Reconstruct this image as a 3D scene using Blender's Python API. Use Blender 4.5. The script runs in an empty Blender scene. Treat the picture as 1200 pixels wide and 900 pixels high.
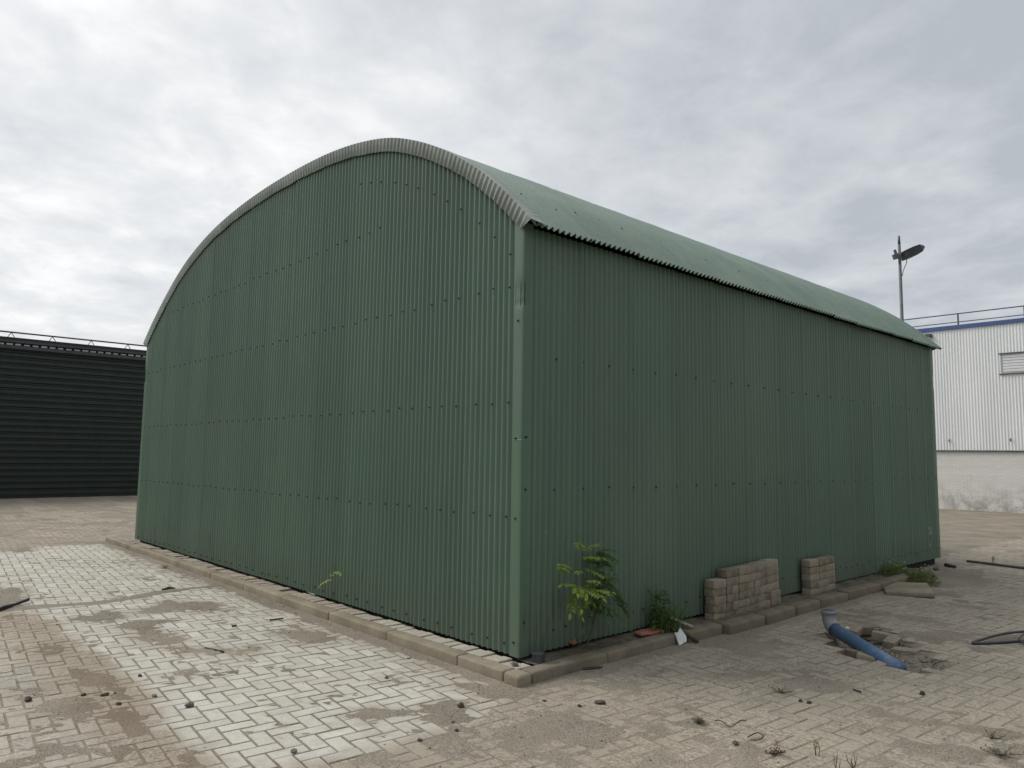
import bpy, bmesh, math, random
import numpy as np
from mathutils import Vector, Matrix, noise as mnoise

random.seed(7)
rng = np.random.default_rng(11)
scene = bpy.context.scene
COL = scene.collection
R = math.radians

# ------------------------------------------------------------------ camera
F_PX, PITCH, ROLL, YAW = 864.417, 0.096144, 0.014496, -0.830007
CAM = Vector((4.1394, -3.8939, 1.5))
fw = Vector((math.sin(YAW)*math.cos(PITCH), math.cos(YAW)*math.cos(PITCH), math.sin(PITCH)))
rt = Vector((math.cos(YAW), -math.sin(YAW), 0)); up = rt.cross(fw)
r2 = rt*math.cos(ROLL) + up*math.sin(ROLL); u2 = -rt*math.sin(ROLL) + up*math.cos(ROLL)
cd = bpy.data.cameras.new('camera'); cam = bpy.data.objects.new('camera', cd); COL.objects.link(cam)
M4 = Matrix.Identity(4)
for i in range(3):
    M4[i][0], M4[i][1], M4[i][2], M4[i][3] = r2[i], u2[i], -fw[i], CAM[i]
cam.matrix_world = M4
cd.sensor_width = 36; cd.lens = F_PX/1200*36; cd.clip_start = .05; cd.clip_end = 3000
scene.camera = cam
GZ = -0.10                                   # top of the paving
W, L, EAVE = 9.495, 9.036, 3.283             # shed footprint and wall height

def at(px, py, z=GZ):
    d = fw*F_PX + r2*(px-600) - u2*(py-450)
    t = (z-CAM.z)/d.z
    return CAM + d*t

# ------------------------------------------------------------------ object helpers
def link(o, parent=None):
    COL.objects.link(o)
    if parent is not None: o.parent = parent
    return o
def thing(name, label, cat, loc=(0, 0, 0), rz=0, group=None):
    o = bpy.data.objects.new(name, None); o.empty_display_size = .1
    link(o); o.location = loc; o.rotation_euler = (0, 0, rz)
    o['label'] = label; o['category'] = cat
    if group: o['group'] = group
    return o
def tag(o, label=None, cat=None, group=None, kind=None):
    if label: o['label'] = label
    if cat: o['category'] = cat
    if group: o['group'] = group
    if kind: o['kind'] = kind
    return o
def obj(name, me, mat=None, parent=None, smooth=False):
    if mat is not None and not me.materials: me.materials.append(mat)
    if smooth:
        me.polygons.foreach_set('use_smooth', [True]*len(me.polygons))
    return link(bpy.data.objects.new(name, me), parent)
class MB:
    def __init__(s): s.v = []; s.f = []
    def add(s, vs, fs):
        b = len(s.v); s.v += [tuple(v) for v in vs]; s.f += [tuple(i+b for i in f) for f in fs]
    def box(s, a, b, mtx=None, bev=0.0):
        (x0, y0, z0), (x1, y1, z1) = a, b
        vs = [Vector(p) for p in ((x0,y0,z0),(x1,y0,z0),(x1,y1,z0),(x0,y1,z0),(x0,y0,z1),(x1,y0,z1),(x1,y1,z1),(x0,y1,z1))]
        fs = [(0,3,2,1),(4,5,6,7),(0,1,5,4),(1,2,6,5),(2,3,7,6),(3,0,4,7)]
        if bev > 0:
            bm = bmesh.new(); bv = [bm.verts.new(v) for v in vs]
            for f in fs: bm.faces.new([bv[i] for i in f])
            bmesh.ops.bevel(bm, geom=bm.edges[:], offset=bev, segments=2, affect='EDGES', profile=.6)
            bm.verts.index_update()
            vs = [v.co.copy() for v in bm.verts]; fs = [tuple(v.index for v in f.verts) for f in bm.faces]; bm.free()
        if mtx is not None: vs = [mtx @ v for v in vs]
        s.add(vs, fs)
    def tube(s, pts, rad, n=8, caps=True):
        pts = [Vector(p) for p in pts]; m = len(pts)
        rads = list(np.interp(np.linspace(0, 1, m), np.linspace(0, 1, len(rad)), rad)) if isinstance(rad, (list, tuple)) else [rad]*m
        vs = []; fs = []; ref = None
        for i, p in enumerate(pts):
            t = (pts[min(i+1, m-1)]-pts[max(i-1, 0)]).normalized()
            if ref is None:
                ref = Vector((0, 0, 1)) if abs(t.z) < .9 else Vector((1, 0, 0))
            a = (ref - t*ref.dot(t)).normalized(); b = t.cross(a); ref = a
            for k in range(n):
                th = 2*math.pi*k/n
                vs.append(p + (a*math.cos(th)+b*math.sin(th))*rads[i])
        for i in range(m-1):
            for k in range(n):
                fs.append((i*n+k, i*n+(k+1) % n, (i+1)*n+(k+1) % n, (i+1)*n+k))
        if caps:
            fs.append(tuple(range(n-1, -1, -1))); fs.append(tuple((m-1)*n+k for k in range(n)))
        s.add(vs, fs)
    def mesh(s, name='mesh'):
        me = bpy.data.meshes.new(name); me.from_pydata(s.v, [], s.f); me.update(); return me
def mesh_np(name, V, faces4):
    """fast quad mesh from numpy"""
    me = bpy.data.meshes.new(name)
    n = len(V); m = len(faces4)
    me.vertices.add(n); me.vertices.foreach_set('co', np.asarray(V, np.float32).ravel())
    me.loops.add(m*4); me.loops.foreach_set('vertex_index', np.asarray(faces4, np.int32).ravel())
    me.polygons.add(m); me.polygons.foreach_set('loop_start', np.arange(0, m*4, 4, dtype=np.int32))
    me.polygons.foreach_set('use_smooth', [False]*m)
    me.update(calc_edges=True); me.validate(); return me
def fattr(me, name, vals):
    a = me.attributes.new(name, 'FLOAT', 'POINT'); a.data.foreach_set('value', np.asarray(vals, np.float32))

# ------------------------------------------------------------------ numpy noise
_perm = rng.random((256, 256))
def vnoise(x, y):
    xi = np.floor(x).astype(int); yi = np.floor(y).astype(int); fx = x-xi; fy = y-yi
    fx = fx*fx*fx*(fx*(fx*6-15)+10); fy = fy*fy*fy*(fy*(fy*6-15)+10)
    g = lambda a, b: _perm[a & 255, b & 255]
    return (g(xi, yi)*(1-fx)+g(xi+1, yi)*fx)*(1-fy) + (g(xi, yi+1)*(1-fx)+g(xi+1, yi+1)*fx)*fy
def fbm(x, y, s, o=4, seed=0):
    t = 0; a = 1; n = 0; x = np.asarray(x)*s+seed*17.3; y = np.asarray(y)*s+seed*31.7
    for k in range(o):
        t = t + a*vnoise(x, y); n += a; a *= .5; c, q = x*1.6-y*1.2, x*1.2+y*1.6; x, y = c+5.2, q+1.3
    return t/n
def sstep(a, b, x):
    t = np.clip((x-a)/(b-a), 0, 1); return t*t*(3-2*t)
def poly_sd(X, Y, P):
    """signed distance, positive inside"""
    P = np.array(P); d = np.full(X.shape, 1e9); ins = np.zeros(X.shape, bool)
    for i in range(len(P)):
        a = P[i]; b = P[(i+1) % len(P)]; e = b-a
        t = np.clip(((X-a[0])*e[0]+(Y-a[1])*e[1])/(e@e+1e-12), 0, 1)
        d = np.minimum(d, np.hypot(X-a[0]-t*e[0], Y-a[1]-t*e[1]))
        c = ((a[1] > Y) != (b[1] > Y))
        with np.errstate(divide='ignore', invalid='ignore'):
            xi = (b[0]-a[0])*(Y-a[1])/(b[1]-a[1])+a[0]
        ins ^= c & (X < xi)
    return np.where(ins, d, -d)
def line_d(X, Y, P):
    P = np.array(P); d = np.full(X.shape, 1e9)
    for i in range(len(P)-1):
        a = P[i]; e = P[i+1]-a
        t = np.clip(((X-a[0])*e[0]+(Y-a[1])*e[1])/(e@e+1e-12), 0, 1)
        d = np.minimum(d, np.hypot(X-a[0]-t*e[0], Y-a[1]-t*e[1]))
    return d
def wp(pts): return [tuple(at(*q)[:2]) for q in pts]

# ------------------------------------------------------------------ materials
def new_mat(name):
    m = bpy.data.materials.new(name); m.use_nodes = True
    nt = m.node_tree; b = nt.nodes['Principled BSDF']; return m, nt, b
def N(nt, t, **kw):
    n = nt.nodes.new(t)
    for k, v in kw.items():
        if k in n.inputs: n.inputs[k].default_value = v
        else: setattr(n, k, v)
    return n
def mixc(nt, fac, a, b, mode='MIX'):
    n = nt.nodes.new('ShaderNodeMix'); n.data_type = 'RGBA'; n.blend_type = mode
    for s, v in ((0, fac), (6, a), (7, b)):
        if hasattr(v, 'is_linked') or hasattr(v, 'links'): nt.links.new(v, n.inputs[s])
        else: n.inputs[s].default_value = v if s == 0 else (*v, 1)
    return n.outputs[2]
def ramp(nt, src, stops):
    n = nt.nodes.new('ShaderNodeValToRGB'); e = n.color_ramp.elements
    e[0].position, e[0].color = stops[0][0], (*stops[0][1], 1); e[1].position, e[1].color = stops[-1][0], (*stops[-1][1], 1)
    for p, c in stops[1:-1]:
        q = e.new(p); q.color = (*c, 1)
    nt.links.new(src, n.inputs[0]); return n.outputs[0]
def tex(nt, scale, detail=4, rough=.55, coord='Object', stretch=None, kind='noise'):
    tc = nt.nodes.new('ShaderNodeTexCoord'); out = tc.outputs[coord]
    if stretch:
        mp = nt.nodes.new('ShaderNodeMapping'); mp.inputs['Scale'].default_value = stretch
        nt.links.new(out, mp.inputs[0]); out = mp.outputs[0]
    if kind == 'noise':
        n = N(nt, 'ShaderNodeTexNoise', Scale=scale, Detail=detail, Roughness=rough)
    else:
        n = N(nt, 'ShaderNodeTexVoronoi', Scale=scale)
    nt.links.new(out, n.inputs['Vector']); return n.outputs[0]
def math_n(nt, op, a, b=None):
    n = nt.nodes.new('ShaderNodeMath'); n.operation = op
    for i, v in enumerate((a, b)):
        if v is None: continue
        if hasattr(v, 'links'): nt.links.new(v, n.inputs[i])
        else: n.inputs[i].default_value = v
    return n.outputs[0]
def attr(nt, name):
    n = nt.nodes.new('ShaderNodeAttribute'); n.attribute_name = name; return n.outputs['Fac']
def bump(nt, b, h, dist, strength=1.0):
    n = N(nt, 'ShaderNodeBump', Strength=strength, Distance=dist)
    nt.links.new(h, n.inputs['Height']); nt.links.new(n.outputs[0], b.inputs['Normal'])
def G(v): return (v, v, v)

def mat_noise(name, c0, c1, scale=8, rough=.8, bmp=0, detail=5, metallic=0, lo=.3, hi=.7, coord='Object'):
    m, nt, b = new_mat(name)
    t = tex(nt, scale, detail, coord=coord)
    nt.links.new(ramp(nt, t, [(lo, c0), (hi, c1)]), b.inputs['Base Color'])
    b.inputs['Roughness'].default_value = rough; b.inputs['Metallic'].default_value = metallic
    if bmp: bump(nt, b, tex(nt, scale*4, 4, coord=coord), bmp)
    return m

def mat_green(name, dark, lite, rough, spec=.5, weather=None, splash=True, wfac=.5):
    m, nt, b = new_mat(name)
    tone = attr(nt, 'tone')
    st = tex(nt, 1.0, 6, .6, stretch=(9, 9, .5))
    c = mixc(nt, ramp(nt, st, [(.35, G(0)), (.7, G(1))]), dark, lite)
    bl = tex(nt, .7, 3)
    c = mixc(nt, math_n(nt, 'MULTIPLY', ramp(nt, bl, [(.4, G(0)), (.75, G(1))]), .35), c, tuple(x*1.25 for x in lite))
    c = mixc(nt, math_n(nt, 'MULTIPLY', tone, .30), c, tuple(x*.6 for x in dark))
    if weather:
        wn = tex(nt, 2.2, 8, .65)
        c = mixc(nt, math_n(nt, 'MULTIPLY', ramp(nt, wn, [(.42, G(0)), (.68, G(1))]), wfac), c, weather)
    if splash:
        geo = nt.nodes.new('ShaderNodeNewGeometry'); sp = nt.nodes.new('ShaderNodeSeparateXYZ')
        nt.links.new(geo.outputs['Position'], sp.inputs[0])
        zz = math_n(nt, 'ADD', sp.outputs[2], math_n(nt, 'MULTIPLY', tex(nt, 3.0, 5, stretch=(6, 6, 1)), -.35))
        f = ramp(nt, zz, [(0.0, G(1)), (.28, G(0))])
        c = mixc(nt, math_n(nt, 'MULTIPLY', f, .22), c, (.115, .105, .075))
        stn = tex(nt, 1.0, 4, .55, stretch=(26, 26, 1.6)); lowz = ramp(nt, sp.outputs[2], [(.12, G(1)), (.75, G(.12))])
        c = mixc(nt, math_n(nt, 'MULTIPLY', math_n(nt, 'MULTIPLY', ramp(nt, stn, [(.62, G(0)), (.70, G(1))]), lowz), .6), c, (.022, .032, .022))
        fade = tex(nt, .45, 5, .6); c = mixc(nt, math_n(nt, 'MULTIPLY', ramp(nt, fade, [(.46, G(0)), (.70, G(1))]), .30), c, (.135, .175, .115))
        ch = tex(nt, 38, 2); f2 = math_n(nt, 'MULTIPLY', ramp(nt, ch, [(.735, G(0)), (.76, G(1))]), .35)
        c = mixc(nt, f2, c, (.35, .38, .34))
    nt.links.new(c, b.inputs['Base Color'])
    b.inputs['Roughness'].default_value = rough; b.inputs['Specular IOR Level'].default_value = spec
    bump(nt, b, tex(nt, 2.2, 3), .012, .5)
    return m
m_wall = mat_green('green_cladding', (.088, .146, .100), (.106, .170, .118), .38, .5)
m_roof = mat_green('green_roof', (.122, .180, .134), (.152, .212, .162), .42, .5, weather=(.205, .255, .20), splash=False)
m_trim = mat_green('green_trim', (.074, .126, .082), (.088, .145, .095), .45, .4)
m_flash = mat_green('weathered_flashing', (.20, .235, .20), (.27, .30, .265), .5, .5, weather=(.12, .13, .11), splash=False, wfac=.6)
m_screw = mat_noise('screw_cap', (.006, .01, .008), (.015, .02, .016), 30, .5)
m_black = mat_noise('void_shade', (.006, .006, .006), (.012, .012, .011), 5, .95)  # near-black colour standing in for shade in gaps and hollows

# ------------------------------------------------------------------ light and sky
SUN_EL, SUN_VEC = R(48), Vector((-.88, -.48, 0)).normalized()
sd = bpy.data.lights.new('sun', 'SUN'); sd.energy = 1.3; sd.angle = R(28); sd.color = (1, .97, .92)
so = link(bpy.data.objects.new('sun', sd))
sv = Vector((SUN_VEC.x*math.cos(SUN_EL), SUN_VEC.y*math.cos(SUN_EL), math.sin(SUN_EL)))
so.rotation_euler = sv.to_track_quat('Z', 'Y').to_euler(); so.location = sv*60
wd = bpy.data.worlds.new('World'); scene.world = wd; wd.use_nodes = True
nt = wd.node_tree; nt.nodes.clear()
out = nt.nodes.new('ShaderNodeOutputWorld')
sky = nt.nodes.new('ShaderNodeTexSky'); sky.sky_type = 'NISHITA'; sky.sun_disc = False
sky.sun_elevation = SUN_EL; sky.sun_rotation = math.atan2(SUN_VEC.x, SUN_VEC.y)
bg1 = N(nt, 'ShaderNodeBackground', Strength=.07); nt.links.new(sky.outputs[0], bg1.inputs[0])
tc = nt.nodes.new('ShaderNodeTexCoord'); sp = nt.nodes.new('ShaderNodeSeparateXYZ'); nt.links.new(tc.outputs['Generated'], sp.inputs[0])
den = math_n(nt, 'ADD', math_n(nt, 'MAXIMUM', sp.outputs[2], 0.0), .16)
cx = math_n(nt, 'DIVIDE', sp.outputs[0], den); cy = math_n(nt, 'DIVIDE', sp.outputs[1], den)
cmb = nt.nodes.new('ShaderNodeCombineXYZ'); nt.links.new(cx, cmb.inputs[0]); nt.links.new(cy, cmb.inputs[1])
def cn(scale, det, ro, off, dist=0):
    mp = nt.nodes.new('ShaderNodeMapping'); mp.inputs['Location'].default_value = off; mp.inputs['Rotation'].default_value = (0, 0, .5)
    nt.links.new(cmb.outputs[0], mp.inputs[0])
    n = N(nt, 'ShaderNodeTexNoise', Scale=scale, Detail=det, Roughness=ro, Distortion=dist); nt.links.new(mp.outputs[0], n.inputs['Vector']); return n.outputs[0]
big = cn(.55, 4, .5, (3.1, 1.7, 0)); mid = cn(1.5, 12, .60, (0.3, 4.2, 0), .25); fine = cn(4.2, 10, .6, (7.7, 2.2, 0), .3)
s1 = math_n(nt, 'ADD', math_n(nt, 'MULTIPLY', big, .45), math_n(nt, 'MULTIPLY', mid, .55))
s1 = math_n(nt, 'ADD', s1, math_n(nt, 'MULTIPLY', math_n(nt, 'SUBTRACT', fine, .5), .42))
vd = nt.nodes.new('ShaderNodeVectorMath'); vd.operation = 'DOT_PRODUCT'; nt.links.new(tc.outputs['Generated'], vd.inputs[0])
vd.inputs[1].default_value = Vector((-.97, -.22, .12)).normalized()
s1 = math_n(nt, 'ADD', s1, math_n(nt, 'MULTIPLY', math_n(nt, 'SUBTRACT', vd.outputs['Value'], .72), .34))
ccol = ramp(nt, s1, [(.20, (.36, .385, .415)), (.42, (.515, .533, .555)), (.55, (.625, .634, .642)), (.70, (.80, .80, .795))])
# an overcast sky is brightest overhead and around the veiled sun
zen = nt.nodes.new('ShaderNodeMapRange'); zen.interpolation_type = 'SMOOTHSTEP'; nt.links.new(sp.outputs[2], zen.inputs[0])
zen.inputs[1].default_value = .58; zen.inputs[2].default_value = .95; zen.inputs[3].default_value = 1.0; zen.inputs[4].default_value = 2.0
bk = nt.nodes.new('ShaderNodeVectorMath'); bk.operation = 'DOT_PRODUCT'; nt.links.new(tc.outputs['Generated'], bk.inputs[0]); bk.inputs[1].default_value = (SUN_VEC.x*math.cos(SUN_EL), SUN_VEC.y*math.cos(SUN_EL), math.sin(SUN_EL))
glow = nt.nodes.new('ShaderNodeMapRange'); glow.interpolation_type = 'SMOOTHSTEP'; nt.links.new(bk.outputs['Value'], glow.inputs[0])
glow.inputs[1].default_value = .80; glow.inputs[2].default_value = 1.0; glow.inputs[3].default_value = 0; glow.inputs[4].default_value = 1.0
bg2 = N(nt, 'ShaderNodeBackground', Strength=1.0); nt.links.new(ccol, bg2.inputs[0])
nt.links.new(math_n(nt, 'ADD', zen.outputs[0], glow.outputs[0]), bg2.inputs[1])
mx = N(nt, 'ShaderNodeMixShader', Fac=.94); nt.links.new(bg1.outputs[0], mx.inputs[1]); nt.links.new(bg2.outputs[0], mx.inputs[2])
nt.links.new(mx.outputs[0], out.inputs[0])
vs_ = scene.view_settings; vs_.view_transform = 'Standard'; vs_.look = 'None'; vs_.gamma = 1; vs_.exposure = .48; vs_.use_curve_mapping = False

# ------------------------------------------------------------------ ground masks
HOLE = wp([(962, 742), (985, 733), (1003, 731), (1030, 735), (1052, 741), (1073, 752), (1100, 767), (1128, 780), (1112, 788), (1060, 788), (1035, 782), (1015, 772), (1012, 775), (985, 765), (966, 755), (955, 746)])
CLEAN = wp([(-60, 655), (0, 646), (60, 640), (133, 637), (200, 664), (300, 696), (418, 733), (500, 764), (590, 806), (606, 822), (560, 846), (480, 868), (405, 892), (250, 915), (222, 880), (178, 832), (120, 775), (62, 725), (20, 718), (-60, 720)])
LITE = wp([(-80, 730), (20, 735), (70, 780), (130, 850), (180, 930), (-80, 960)])
PATCH = [wp(q) for q in (
    [(92, 726), (123, 716), (153, 722), (130, 729)], [(163, 718), (200, 704), (245, 706), (262, 716), (205, 716)],
    [(138, 735), (165, 728), (196, 727), (165, 736)], [(158, 741), (180, 736), (207, 750), (187, 758)],
    [(324, 743), (353, 737), (402, 750), (360, 755)], [(272, 767), (300, 757), (304, 762), (285, 768)],
    [(198, 758), (253, 762), (245, 766), (210, 764)],
    [(500, 829), (545, 822), (545, 845), (512, 844)], [(414, 838), (440, 832), (475, 836), (440, 845)],
    [(92, 786), (118, 790), (140, 796), (150, 812), (165, 816), (135, 830), (108, 805)],
    [(40, 836), (62, 822), (100, 820), (130, 825), (90, 838), (55, 842)],
    [(205, 885), (222, 882), (245, 900), (250, 915), (222, 915)],
    [(20, 807), (50, 803), (48, 815), (28, 818)],
    [(10, 645), (30, 641), (37, 645), (18, 648)],
    [(535, 800), (600, 806), (645, 810), (600, 822), (565, 818)],
    [(1085, 668), (1150, 668), (1150, 686), (1080, 690)],
    [(640, 792), (710, 776), (760, 770), (700, 792)],
    [(0, 692), (16, 690), (30, 700), (10, 712), (-20, 712)])]
MUD = wp([(395, 905), (470, 872), (545, 850), (600, 834), (690, 832), (770, 830), (812, 843), (870, 862), (905, 885), (920, 915)])
MUD2 = wp([(1060, 860), (1200, 840), (1260, 930), (1040, 930)])
STRIP = wp([(-40, 716), (33, 712), (120, 706), (200, 692), (262, 686), (275, 684)])
TRACK = wp([(5, 722), (50, 755), (95, 792), (140, 832), (175, 880), (195, 930)])
KERBL = [(.30, -.30), (-10.2, -.30)]; KERBR = [(.33, -.3), (.33, 1.8), (.45, 2.2), (.45, 7.5)]

def masks(X, Y):
    """dirt cover (0 none .. 1 deep), brick cleanness, brown stain, hole depth"""
    shp = X.shape
    n1 = fbm(X, Y, 1.1, 5, 1); n2 = fbm(X, Y, 5.0, 4, 2); n3 = fbm(X, Y, 22.0, 3, 3)
    d = np.zeros(shp); film = np.zeros(shp)
    wob = (n2-.5)*.22 + (n3-.5)*.10
    for P in PATCH:
        sdv = poly_sd(X, Y, P); d = np.maximum(d, sstep(-.07, .07, sdv+wob+(n3-.5)*.10)); film = np.maximum(film, sstep(-.22, .05, sdv+wob))
    d = np.maximum(d, sstep(-.25, .35, poly_sd(X, Y, MUD)+wob*2.4)*(.34+.5*sstep(.42, .62, n2*.5+n1*.2+n3*.3)))
    d = np.maximum(d, sstep(-.2, .4, poly_sd(X, Y, MUD2)+wob*2)*sstep(.42, .62, n2))
    d = np.maximum(d, sstep(.13, .03, line_d(X, Y, STRIP)+wob*.6))
    d = np.maximum(d, .60*sstep(.11, .02, line_d(X, Y, TRACK)+wob*.9)*sstep(.42, .60, n2))
    d = np.maximum(d, .9*sstep(.20, .02, line_d(X, Y, KERBL)+wob*.7))
    d = np.maximum(d, .9*sstep(.16, .02, line_d(X, Y, KERBR)+wob*.7))
    dist = np.hypot(X-CAM.x, Y-CAM.y)
    cl_sd = poly_sd(X, Y, CLEAN)
    clean = sstep(-.10, .10, cl_sd+(n2-.5)*.35+(n3-.5)*.12)
    lite = .42*sstep(-.2, .3, poly_sd(X, Y, LITE)+(n2-.5)*.5)
    clean = np.maximum(clean, lite*(.6+.8*n2))
    right = sstep(.2, 1.2, X+.25*(n1-.5))
    # thin scattered dirt on the dusty paving
    gen = sstep(.50, .66, n1*.55+n2*.45)*.62*(1-clean)
    d = np.maximum(d, .7*sstep(.60, .68, n2*.55+n3*.45)*sstep(.40, .55, n1))
    d = np.maximum(d, gen)
    near = sstep(4.6, 3.6, dist+(n1-.5)*2)*right
    d = np.maximum(d, near*.45*sstep(.38, .56, n2))
    farl = sstep(-10.3, -12.5, X+(n1-.5)*1.5)
    d = np.maximum(d, farl*sstep(.36, .60, n1*.5+n2*.5)*.75)
    farr = sstep(12, 20, Y+(n1-.5)*6)
    d = np.maximum(d, farr*sstep(.36, .56, n2*.5+n1*.5)*.9)
    film = np.maximum(film, np.clip(d*1.25, 0, 1)); film = np.maximum(film, .9*sstep(-.5, .3, poly_sd(X, Y, MUD)+wob*2)); film = np.maximum(film, .8*sstep(.40, .05, line_d(X, Y, KERBL)+wob))
    stain = sstep(.34, .05, line_d(X, Y, TRACK)+(n2-.5)*.35)*(.5+.6*n1)
    hs = poly_sd(X, Y, HOLE)
    hole = sstep(-.02, .16, hs)
    return d, np.clip(clean, 0, 1), np.clip(stain, 0, 1), hole, n1, n2, n3, film

def in_shed(x, y, m=0.0): return (x < .30+m) and (y > -.29-m) and (x > -10.15-m) and (y < 9.35+m)

# ------------------------------------------------------------------ ground: one sheet of dirt, fine near the shed, out to the horizon
def axis(lo, hi, step):
    a = list(np.arange(lo, hi, step)); s = step
    while a[-1] < 900: s *= 1.35; a.append(a[-1]+s)
    s = step; b = []; x = lo
    while x > -900: s *= 1.35; x -= s; b.append(x)
    return np.array(b[::-1]+a)
xs = axis(-13.5, 5.4, .034); ys = axis(-4.6, 9.6, .034)
X, Y = np.meshgrid(xs, ys)
dirt, clean, stain, hole, n1, n2, n3, film = masks(X, Y)
nf = fbm(X, Y, 40, 2, 5)
Z = GZ - .0042 + dirt*.0115 + (n3-.5)*.005*dirt + (nf-.5)*.004*(.3+dirt) - hole*(.10*sstep(1.7, 1.0, X)+.045) + hole*(n2-.5)*.05
Z = np.where((np.abs(X) > 30) | (np.abs(Y) > 35), GZ-.01, Z)
ny, nx = X.shape
idx = np.arange(nx*ny).reshape(ny, nx)
FQ = np.stack([idx[:-1, :-1], idx[:-1, 1:], idx[1:, 1:], idx[1:, :-1]], -1).reshape(-1, 4)
V = np.stack([X, Y, Z], -1).reshape(-1, 3)
me = mesh_np('ground', V, FQ)
fattr(me, 'stain', stain.ravel()); fattr(me, 'hole', hole.ravel())
m_dirt, nt, b = new_mat('dirt')
v1 = tex(nt, 1.6, 6); v2 = tex(nt, 90, 3); v3 = tex(nt, 150, kind='vor')
c = ramp(nt, v1, [(.3, (.185, .156, .117)), (.7, (.285, .244, .188))])
c = mixc(nt, ramp(nt, v2, [(.52, G(0)), (.68, G(.8))]), c, (.36, .325, .275))
c = mixc(nt, ramp(nt, v2, [(.32, G(.75)), (.44, G(0))]), c, (.085, .072, .058))
c = mixc(nt, math_n(nt, 'MULTIPLY', attr(nt, 'stain'), .55), c, (.165, .115, .075))
c = mixc(nt, math_n(nt, 'MULTIPLY', attr(nt, 'hole'), .55), c, (.18, .150, .118))
nt.links.new(c, b.inputs['Base Color']); b.inputs['Roughness'].default_value = .95; b.inputs['Specular IOR Level'].default_value = .15
bump(nt, b, math_n(nt, 'ADD', v2, v3), .006, .9)
tag(obj('ground', me, m_dirt, smooth=True), kind='structure')

# ------------------------------------------------------------------ paving: herringbone clinker bricks, each with its own tilt
TH = R(-5.2); CELL = .1075
ct, st_ = math.cos(TH), math.sin(TH)
cand = []
for i in range(-330, 130):
    for j in range(-130, 300):
        v = (i-j) % 4
        if v == 0: a, bq = (i, j), (2, 1)
        elif v == 3: a, bq = (i, j), (1, 2)
        else: continue
        cxl = (a[0]+bq[0]/2)*CELL; cyl = (a[1]+bq[1]/2)*CELL
        x = ct*cxl-st_*cyl; y = st_*cxl+ct*cyl
        if x < -23.9 or y > 23.9: continue
        dx, dy = x-CAM.x, y-CAM.y; dd = math.hypot(dx, dy)
        if dd > 30: continue
        dep = dx*fw.x+dy*fw.y; lat = dx*rt.x+dy*rt.y
        if dep < .6 or abs(lat) > dep*.86+1.2: continue
        if in_shed(x, y, .075): continue
        if x < -.3 and y > -.3 and x > -9.9: continue
        cand.append((x, y, bq[0], bq[1], dd))
C = np.array(cand)
hs = poly_sd(C[:, 0], C[:, 1], HOLE)
C = C[hs < .035]
nb = len(C); gap = .0042
hx = C[:, 2]*CELL/2-gap; hy = C[:, 3]*CELL/2-gap
jit = rng.normal(0, 1, (nb, 6))
zc = GZ + jit[:, 0]*.0012 + (fbm(C[:, 0], C[:, 1], .8, 3, 8)-.5)*.006
tx = jit[:, 1]*.006; ty = jit[:, 2]*.006; rot = TH + jit[:, 3]*.006
ox = jit[:, 4]*.0009; oy = jit[:, 5]*.0009
sg = np.array([(-1, -1), (1, -1), (1, 1), (-1, 1)])
gu, gv = np.meshgrid(np.linspace(-1, 1, 5), np.linspace(-1, 1, 5)); gu = gu.ravel(); gv = gv.ravel()
LX = np.concatenate([(hx[:, None]-.0055)*gu[None], hx[:, None]*sg[None, :, 0], hx[:, None]*sg[None, :, 0]], 1)
LY = np.concatenate([(hy[:, None]-.0055)*gv[None], hy[:, None]*sg[None, :, 1], hy[:, None]*sg[None, :, 1]], 1)
DZ = np.concatenate([np.zeros(25), np.full(4, -.004), np.full(4, -.075)])
gx = C[:, 0, None]+ox[:, None]+np.cos(rot)[:, None]*LX-np.sin(rot)[:, None]*LY
gy = C[:, 1, None]+oy[:, None]+np.sin(rot)[:, None]*LX+np.cos(rot)[:, None]*LY
PV = np.stack([gx, gy, zc[:, None]+LX*tx[:, None]+LY*ty[:, None]+DZ[None]], -1).reshape(-1, 3); NVB = 33
fl = [(r_*5+k, r_*5+k+1, r_*5+k+6, r_*5+k+5) for r_ in range(4) for k in range(4)]
cr = (0, 4, 24, 20)
for k in range(4):
    q = (k+1) % 4
    fl.append((25+k, 25+q, cr[q], cr[k])); fl.append((29+k, 29+q, 25+q, 25+k))
PF = (np.arange(nb)[:, None, None]*NVB+np.array(fl)[None]).reshape(-1, 4)
me = mesh_np('paving', PV, PF)
d_, c_, s_, h_, n1_, n2_, n3_, fm_ = masks(PV[:, 0], PV[:, 1])
edge_ = np.tile(np.concatenate([np.ones(25), np.full(4, .12), np.full(4, .05)]), nb)
fattr(me, 'joint', 1-edge_); fattr(me, 'clean', c_*edge_); fattr(me, 'stain', s_); fattr(me, 'dust', np.clip(fm_*(.55+.9*n3_)+.25*(n1_-.3), 0, 1))
fattr(me, 'tone', np.repeat(np.clip(rng.normal(.5, .22, nb), 0, 1), NVB))
m_pav, nt, b = new_mat('concrete_pavers')
tone = attr(nt, 'tone'); n_s = tex(nt, 160, 3); n_m = tex(nt, 9, 5); n_b = tex(nt, .9, 5)
dusty = mixc(nt, tone, (.240, .206, .158), (.335, .292, .230))
dusty = mixc(nt, ramp(nt, n_b, [(.38, G(0)), (.66, G(.7))]), dusty, (.385, .328, .248))
clean_c = mixc(nt, tone, (.425, .400, .342), (.560, .530, .462))
clean_c = mixc(nt, ramp(nt, n_b, [(.45, G(0)), (.7, G(.35))]), clean_c, (.43, .37, .285))
c = mixc(nt, attr(nt, 'clean'), dusty, clean_c)
c = mixc(nt, ramp(nt, n_m, [(.45, G(0)), (.75, G(.40))]), c, (.27, .235, .19))
c = mixc(nt, math_n(nt, 'MULTIPLY', attr(nt, 'dust'), .72), c, (.275, .233, .176))
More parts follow.
